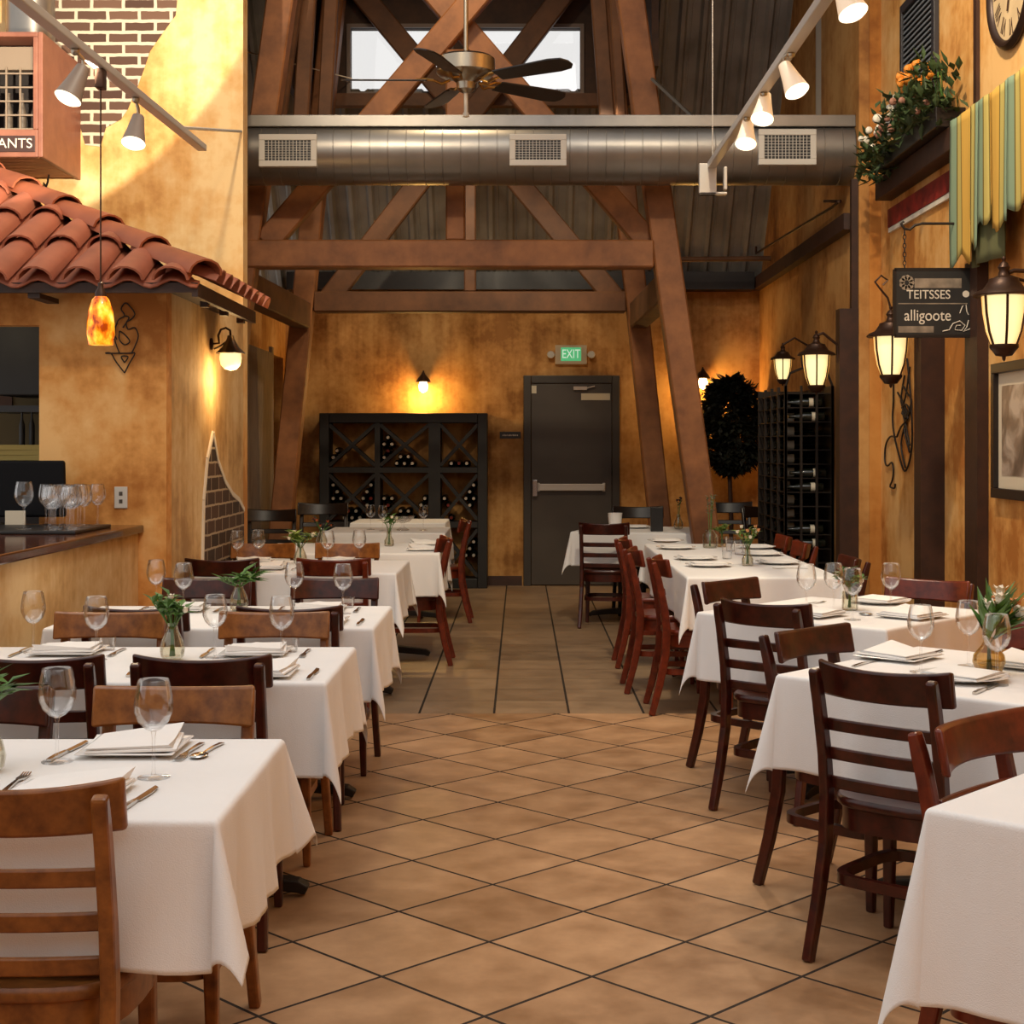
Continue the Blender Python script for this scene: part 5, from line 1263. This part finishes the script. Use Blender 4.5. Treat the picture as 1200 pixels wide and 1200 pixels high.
# striped tattered fabric
def stripes():
    m, nt, b = newmat('striped_fabric'); tc = nt.nodes.new('ShaderNodeTexCoord'); sp_ = nt.nodes.new('ShaderNodeSeparateXYZ'); L(nt, tc.outputs['Object'], sp_.inputs[0])
    mu = N(nt, 'ShaderNodeMath', operation='MULTIPLY'); L(nt, sp_.outputs['Y'], mu.inputs[0]); mu.inputs[1].default_value = 1 / .5
    fr = N(nt, 'ShaderNodeMath', operation='FRACT'); L(nt, mu.outputs[0], fr.inputs[0])
    yl, tl, gr, dk = hexc(206, 162, 78), hexc(128, 146, 120), hexc(184, 166, 96), hexc(112, 96, 50)
    r = ramp(nt, fr.outputs[0], [(0, yl), (.24, dk), (.27, gr), (.40, dk), (.43, tl), (.70, dk), (.73, gr), (.86, dk), (.89, yl)]); r.color_ramp.interpolation = 'CONSTANT'
    L(nt, r.outputs['Color'], b.inputs['Base Color']); b.inputs['Roughness'].default_value = .9; b.inputs['Specular IOR Level'].default_value = .1
    return m
M_str = stripes()
def hang(x, y0, y1, z1, zf, n, name, wob=.02):
    vs = []; fs = []; nz = 14
    for i in range(n + 1):
        y = y0 + (y1 - y0) * i / n
        for j in range(nz + 1):
            v = j / nz; z = z1 + (zf(y) - z1) * v; v = min(1, -z / .6)
            vs.append((x + wob * math.sin(y * 13) * (.3 + .7 * v) + .012 * math.sin(y * 31 + 2), y, z))
    for i in range(n):
        for j in range(nz): fs.append((i * (nz + 1) + j, i * (nz + 1) + j + 1, (i + 1) * (nz + 1) + j + 1, (i + 1) * (nz + 1) + j))
    return vs, fs
rr = random.Random(11)
fbk = thing('striped_banner', 'tattered yellow and green striped fabric hanging from the ledge', 'fabric', (2.503, 7.4, 3.337))
m = MB(); ed = 1.32; y = -2.1; lens = []
segs = [(-2.1, -1.2, .62), (-1.17, -.62, .66), (-.60, -.12, .66), (-.09, .28, .56), (.31, .62, .63), (.625, .80, .58), (.82, .93, .66), (.945, 1.32, .76)]
top = .0
edges = [-2.1, -1.18, -.61, -.10, .30, .62, .81, .94, 1.32]
for k, ln in enumerate((.72, .76, .76, .66, .73, .67, .77, .82)):
    a, b = edges[k], edges[k + 1]; n = max(4, int((b - a) * 26)); nz = 16; vs = []; fs = []
    for i in range(n + 1):
        u = i / n
        for j in range(nz + 1):
            L_ = ln + .03 * math.sin(u * 7 + k) + .05 * abs(u - .5)
            z = -L_ * j / nz; g = max(0, -z - .55) / .3 * .05 * (b - a) if b - a > .15 else max(0, -z - .55) * .06
            y = a + (b - a) * u; y = y + (g if u == 0 else (-g if u == 1 else g * (1 - 2 * u)))
            f = .3 + .7 * min(1, -z / .6)
            vs.append((.010 * math.sin(y * 13) * f + .004 * math.sin(y * 31 + 2), y, z))
    fs = [(i * (nz + 1) + j, i * (nz + 1) + j + 1, (i + 1) * (nz + 1) + j + 1, (i + 1) * (nz + 1) + j) for i in range(n) for j in range(nz)]
    m.add(vs, fs)
m.build('front_layer', M_str, fbk, smooth=True, solid=.003)
m = MB()
vs, fs = hang(.045, .55, 1.1, -.02, lambda y: -.88, 20, 'x'); m.add(vs, fs)
m.build('rear_layer', plain('dull_green_fabric', hexc(92, 92, 58), .9), fbk, smooth=True, solid=.003); m = MB()
vs, fs = hang(.045, -.5, .02, -.02, lambda y: -.84, 20, 'x'); m.add(vs, fs)
m.build('rear_layer', M_str, fbk, smooth=True, solid=.003)
# hanging sign
sY = 8.65; sa, sb_ = at(1048, 394, sY), at(1139, 316, sY)
sg_ = thing('hanging_sign', 'black hanging board sign with pale lettering by the lantern', 'sign', ((sa.x + sb_.x) / 2, sY, (sa.z + sb_.z) / 2))
sw, shh = (sb_.x - sa.x) / 2, (sb_.z - sa.z) / 2
bd = MB().box(-sw, sw, -.012, .012, -shh, shh).build('sign_board', plain('worn_black_board', (.016, .014, .012), .55, noise=.4, nscale=6), sg_, bevel=.005)
m = MB()
for a, b in (((-sw, -shh), (sw, -shh)), ((sw, -shh), (sw, shh)), ((sw, shh), (-sw, shh)), ((-sw, shh), (-sw, -shh))): m.bar((a[0], -.004, a[1]), (b[0], -.004, b[1]), .018, .018)
m.build('sign_edge', M_iron, sg_)
M_wash = plain('chalky_grey', hexc(136, 120, 102), .8, noise=.4, nscale=14)
m = MB(); ys = -.0135
m.box(-.11, .16, ys, -.012, .085, .14); m.box(-sw + .02, .0, ys, -.012, -shh + .02, -.135); m.box(-sw + .02, sw - .03, ys, -.012, -.008, -.002)
for k in range(9): a = k * .7; m.lathe([(1e-4, -.0018), (.016, -.0018), (.016, -.0002), (1e-4, -.0002)], 12, (-.155 + .028 * math.cos(a), -.012, .115 + .03 * math.sin(a)), axis='y')
m.build('worn_paint', M_wash, bd)
text('TEITSSES', .072, M_cream, bd, (-.03, -.0125, .045), sx=.92)
text('alligoote', .092, M_cream, bd, (-.035, -.0125, -.075), sx=.86)
m = MB()
m.tube([(.05, -.014, -.165), (.09, -.014, -.155), (.11, -.014, -.12), (.15, -.014, -.105), (.18, -.014, -.13), (.16, -.014, -.16), (.12, -.014, -.155), (.13, -.014, -.13), (.155, -.014, -.13)], .003, 5)
m.tube([(.15, -.014, -.06), (.165, -.014, -.02), (.185, -.014, -.01), (.19, -.014, -.05), (.2, -.014, -.07)], .003, 5); m.tube([(.2, -.014, -.1), (.19, -.014, -.14), (.17, -.014, -.165), (.21, -.014, -.15)], .003, 5)
m.lathe([(1e-4, -.001), (.02, -.001), (.02, .001), (1e-4, .001)], 12, (.185, -.0135, .05), axis='y')
m.build('scroll_ornament', M_cream, bd, smooth=True)
bk_ = thing('sign_bracket', 'thin black iron bar and chain holding the hanging sign', 'bracket', (2.649, sY, at(1060, 262, sY).z))
bx0 = at(1060, 262, sY).x - 2.649
MB().tube([(0, 0, 0), (bx0 + .1, 0, 0), (bx0 + .06, 0, -.01), (bx0 + .03, 0, -.035), (bx0, 0, -.03), (bx0 - .02, 0, 0), (bx0 - .005, 0, .012)], .008, 8).build('iron_bar', M_iron, bk_, smooth=True)
m = MB(); zt = -.04; zbm = sb_.z - bk_.location.z
nlk = 9
for i in range(nlk):
    zc = zt + (zbm - zt) * (i + .5) / nlk; hl = abs(zbm - zt) / nlk * .62
    pts = [Vector(((math.cos(t_) * .009 if i % 2 else 0), (0 if i % 2 else math.cos(t_) * .009), zc + math.sin(t_) * hl)) + Vector((bx0, 0, 0)) for t_ in [k * PI / 4 for k in range(8)]]
    m.tube(pts, .0028, 5, closed=True)
m.build('chain', M_iron, bk_, smooth=True)
m = MB().tube([(-.01, 0, zbm + .0), (-.05, 0, zbm + .03), (0, 0, .0)], .005, 6).build('rear_hanger', M_iron, bk_, smooth=True)
# lanterns
def lantern(x, y, z, label, bracket, sc=1.0, tall=1.0, nrib=6, e=4, deco=0):
    t = thing('wall_lantern', label, 'lantern', (x, y, z), 0, 'amber glass wall lanterns')
    g = [(.062, -.125), (.086, -.06), (.102, .03), (.108, .115)]
    MB().lathe([(r * sc, h * sc) for r, h in g], 24).build('glass_shade', M_lit, t, smooth=True)
    m = MB()
    for k in range(nrib):
        a = 2 * PI * (k + .35) / nrib; m.sweep([Vector((math.cos(a) * (r + .002) * sc, math.sin(a) * (r + .002) * sc, h * sc)) for r, h in g], .012 * sc, .008 * sc, side=(-math.sin(a), math.cos(a), 0))
    m.build('ribs', M_bronze, t)
    MB().lathe([(r * sc, h * sc) for r, h in [(.108, .112), (.148, .112), (.15, .12), (.135, .135), (.10, .15), (.075, .185), (.07, .20), (.05, .205), (.03, .215), (.022, .24), (.03, .255), (.02, .275), (.008, .285), (.012, .30), (1e-4, .315)]], 24).build('cap', M_bronze, t, smooth=True, ang=50)
    MB().lathe([(r * sc, h * sc) for r, h in [(1e-4, -.21), (.008, -.2), (.01, -.185), (.04, -.18), (.05, -.165), (.062, -.15), (.07, -.14), (.07, -.125), (1e-4, -.125)]], 24).build('base_ring', M_bronze, t, smooth=True, ang=50)
    m = MB()
    for p, r in bracket(sc): m.tube(p, r, 8)
    m.build('wall_bracket', M_bronze, t, smooth=True)
    point((x, y, z), e, (1, .58, .2), .09)
    return t
M_lit.node_tree.nodes['Principled BSDF'].inputs['Alpha'].default_value = .999
lantern(2.385, 7.41, at(1180, 374, 7.41).z, 'large lit lantern at the right edge, above the framed photograph', lambda s: [([(0, 0, .22), (.05, 0, .24), (.16, 0, .235), (.262, 0, .235)], .011), ([(.03, 0, .21), (.1, 0, .19), (.17, 0, .13), (.262, 0, .10)], .008)], e=16)
lantern(2.33, 9.45, at(1045, 416, 9.45).z, 'lit lantern under the hanging sign', lambda s: [([(0, 0, .29), (-.02, 0, .36), (-.07, 0, .42), (-.10, 0, .46), (-.06, 0, .5), (-.02, 0, .47), (-.05, 0, .44)], .007), ([(0, 0, .22), (.06, 0, .24), (.12, 0, .16), (.168, 0, .10), (.168, 0, .02)], .010)], e=14)
lantern(2.19, 11.12, at(957, 433, 11.12).z, 'lit lantern beside the iron bottle cage', lambda s: [([(0, 0, .25), (.05, 0, .27), (.11, 0, .22), (.159, 0, .18), (.159, 0, .05)], .011)], sc=.93, e=13)
lantern(2.2, 12.6, 2.10, 'smaller lit lantern behind, on top of the iron bottle cage', lambda s: [([(0, 0, .2), (.1, 0, .26), (.2, 0, .2), (.29, 0, .18)], .009)], sc=.7, e=2)
# scroll wreath on wall below the lantern
curve_thing('iron_scroll', 'wrought iron scroll of vines on the wall under the middle lantern', 'ornament',
    [[(1047, 446), (1047, 470), (1046, 490), (1048, 510), (1054, 535), (1060, 552), (1066, 540), (1069, 515), (1068, 480), (1066, 450), (1063, 420)],
     [(1060, 440), (1056, 470), (1062, 490), (1056, 520), (1061, 548)], [(1066, 430), (1062, 460), (1058, 480), (1062, 500), (1066, 522)], [(1052, 460), (1060, 475), (1064, 490), (1056, 500), (1051, 512)],
     [(1049, 512), (1043, 512), (1038, 522), (1037, 540), (1040, 546), (1045, 542), (1047, 550), (1046, 562), (1043, 570), (1048, 572), (1049, 567)],
     [(1057, 478), (1062, 474), (1066, 482), (1062, 488), (1057, 484), (1060, 479)], [(1058, 452), (1064, 462), (1068, 472), (1060, 500), (1066, 530)]], .007, M_iron, X=2.635)
# framed photograph
pf = thing('framed_photograph', 'black framed old sepia photograph on the right wall', 'picture', (2.649, 7.68, 1.535))
hw_, hh_ = .66, .37
fy = MB(); t = .055
fy.box(-.04, 0, -hw_, hw_, hh_ - t, hh_).box(-.04, 0, -hw_, hw_, -hh_, -hh_ + t).box(-.04, 0, -hw_, -hw_ + t, -hh_ + t, hh_ - t).box(-.04, 0, hw_ - t, hw_, -hh_ + t, hh_ - t)
fy.build('picture_frame', plain('black_frame', hexc(30, 20, 16), .35), pf, bevel=.004)
MB().box(-.012, -.002, -hw_ + t, hw_ - t, -hh_ + t, hh_ - t).build('mat_board', plain('cream_mat', hexc(214, 198, 172), .8), pf)
m, nt, b = newmat('sepia_photo'); n1 = N(nt, 'ShaderNodeTexNoise', i_Scale=5.0, i_Detail=5.0, i_Distortion=.8); L(nt, coords(nt), n1.inputs['Vector'])
r = ramp(nt, n1.outputs['Fac'], [(.3, hexc(60, 48, 40)), (.5, hexc(140, 120, 104)), (.65, hexc(196, 178, 160))]); L(nt, r.outputs['Color'], b.inputs['Base Color']); b.inputs['Roughness'].default_value = .3
MB().box(-.014, -.0122, -hw_ + t + .06, hw_ - t - .06, -hh_ + t + .07, hh_ - t - .07).build('photo_print', m, pf)

# ================================================================== LIGHT, WORLD, CAMERA
w = bpy.data.worlds.new('World'); S.world = w; w.use_nodes = True; bg = w.node_tree.nodes['Background']
bg.inputs['Color'].default_value = (1, .985, .965, 1); bg.inputs['Strength'].default_value = .88
def area(loc, rot, sx, sy, e, c):
    ld = bpy.data.lights.new('overhead_fill', 'AREA'); ld.shape = 'RECTANGLE'; ld.size = sx; ld.size_y = sy; ld.energy = e; ld.color = c
    o = bpy.data.objects.new('daylight_fill', ld); COL.objects.link(o); o.location = loc; o.rotation_euler = rot; return o
# daylight stand-in: overhead fill lamp added over the front of the hall
area((.2, 3.2, 7.6), (0, 0, 0), 3.5, 5, 120, (1, .975, .94))
sp_ = bpy.data.lights.new('added_wall_spot', 'SPOT'); sp_.energy = 1000; sp_.color = (1, .88, .7); sp_.spot_size = R(66.4); sp_.spot_blend = .06; sp_.shadow_soft_size = .02  # added spot near the track; its cone edge shapes the bright wall patch
so = bpy.data.objects.new('added_wall_spot', sp_); COL.objects.link(so); so.location = (-1.80, 5.98, 2.86); so.rotation_euler = (Vector((-4.4, 9.96, 5.72)) - Vector((-1.78, 6.0, 2.95))).to_track_quat('-Z', 'Y').to_euler()
def fill_spot(loc, tgt, e, ang, c=(1, .76, .46)):
    ld = bpy.data.lights.new('fill_spot', 'SPOT'); ld.energy = e; ld.color = c; ld.spot_size = R(ang); ld.spot_blend = .8; ld.shadow_soft_size = .1
    o = bpy.data.objects.new('added_fill', ld); COL.objects.link(o); o.location = loc; o.rotation_euler = (Vector(tgt) - Vector(loc)).to_track_quat('-Z', 'Y').to_euler()
fill_spot((-1.2, 6.4, 5.6), (-2.6, UY, 3.4), 380, 80, (1, .8, .54))          # added warm fill spots, here and below, without any fixture
fill_spot((-.6, 10.6, 5.9), (-.4, 13.6, 2.6), 130, 110)
fill_spot((-.4, 12.3, 4.3), (-1.0, 15.65, 1.1), 150, 80, (1, .84, .6))
fill_spot((.6, 12.3, 4.3), (1.2, 15.65, 1.1), 90, 80, (1, .84, .6))
fill_spot((-.2, 4.2, 5.4), (-2.2, 7.8, 1.7), 250, 62, (1, .84, .6))
fill_spot((.9, 6.5, 5.8), (2.65, 8.6, 2.6), 640, 95, (1, .82, .56))
struct(MB().box(-5.2, 4.2, -2.3, -2.2, 0, 3.0).build('wall_front_blocker', M_plas))  # unseen wall behind the camera, added to cut light from the front
cam = bpy.data.cameras.new('Camera'); cam.sensor_width = 36; cam.sensor_fit = 'HORIZONTAL'; cam.lens = 36 * F / 1200
cam.shift_x = -(CX - 600) / 1200; cam.shift_y = -(600 - CY) / 1200; cam.clip_end = 100
co = bpy.data.objects.new('Camera', cam); COL.objects.link(co); co.location = (0, 0, H); co.rotation_euler = (PI / 2, 0, 0); S.camera = co
S.view_settings.view_transform = 'Standard'; S.view_settings.look = 'None'; S.view_settings.gamma = 1; S.view_settings.use_curve_mapping = False
S.view_settings.exposure = 0.0
S.cycles.max_bounces = 8; S.cycles.transparent_max_bounces = 24; S.cycles.diffuse_bounces = 4; S.cycles.caustics_reflective = False; S.cycles.caustics_refractive = False
S.cycles.sample_clamp_indirect = 4; S.cycles.use_denoising = True
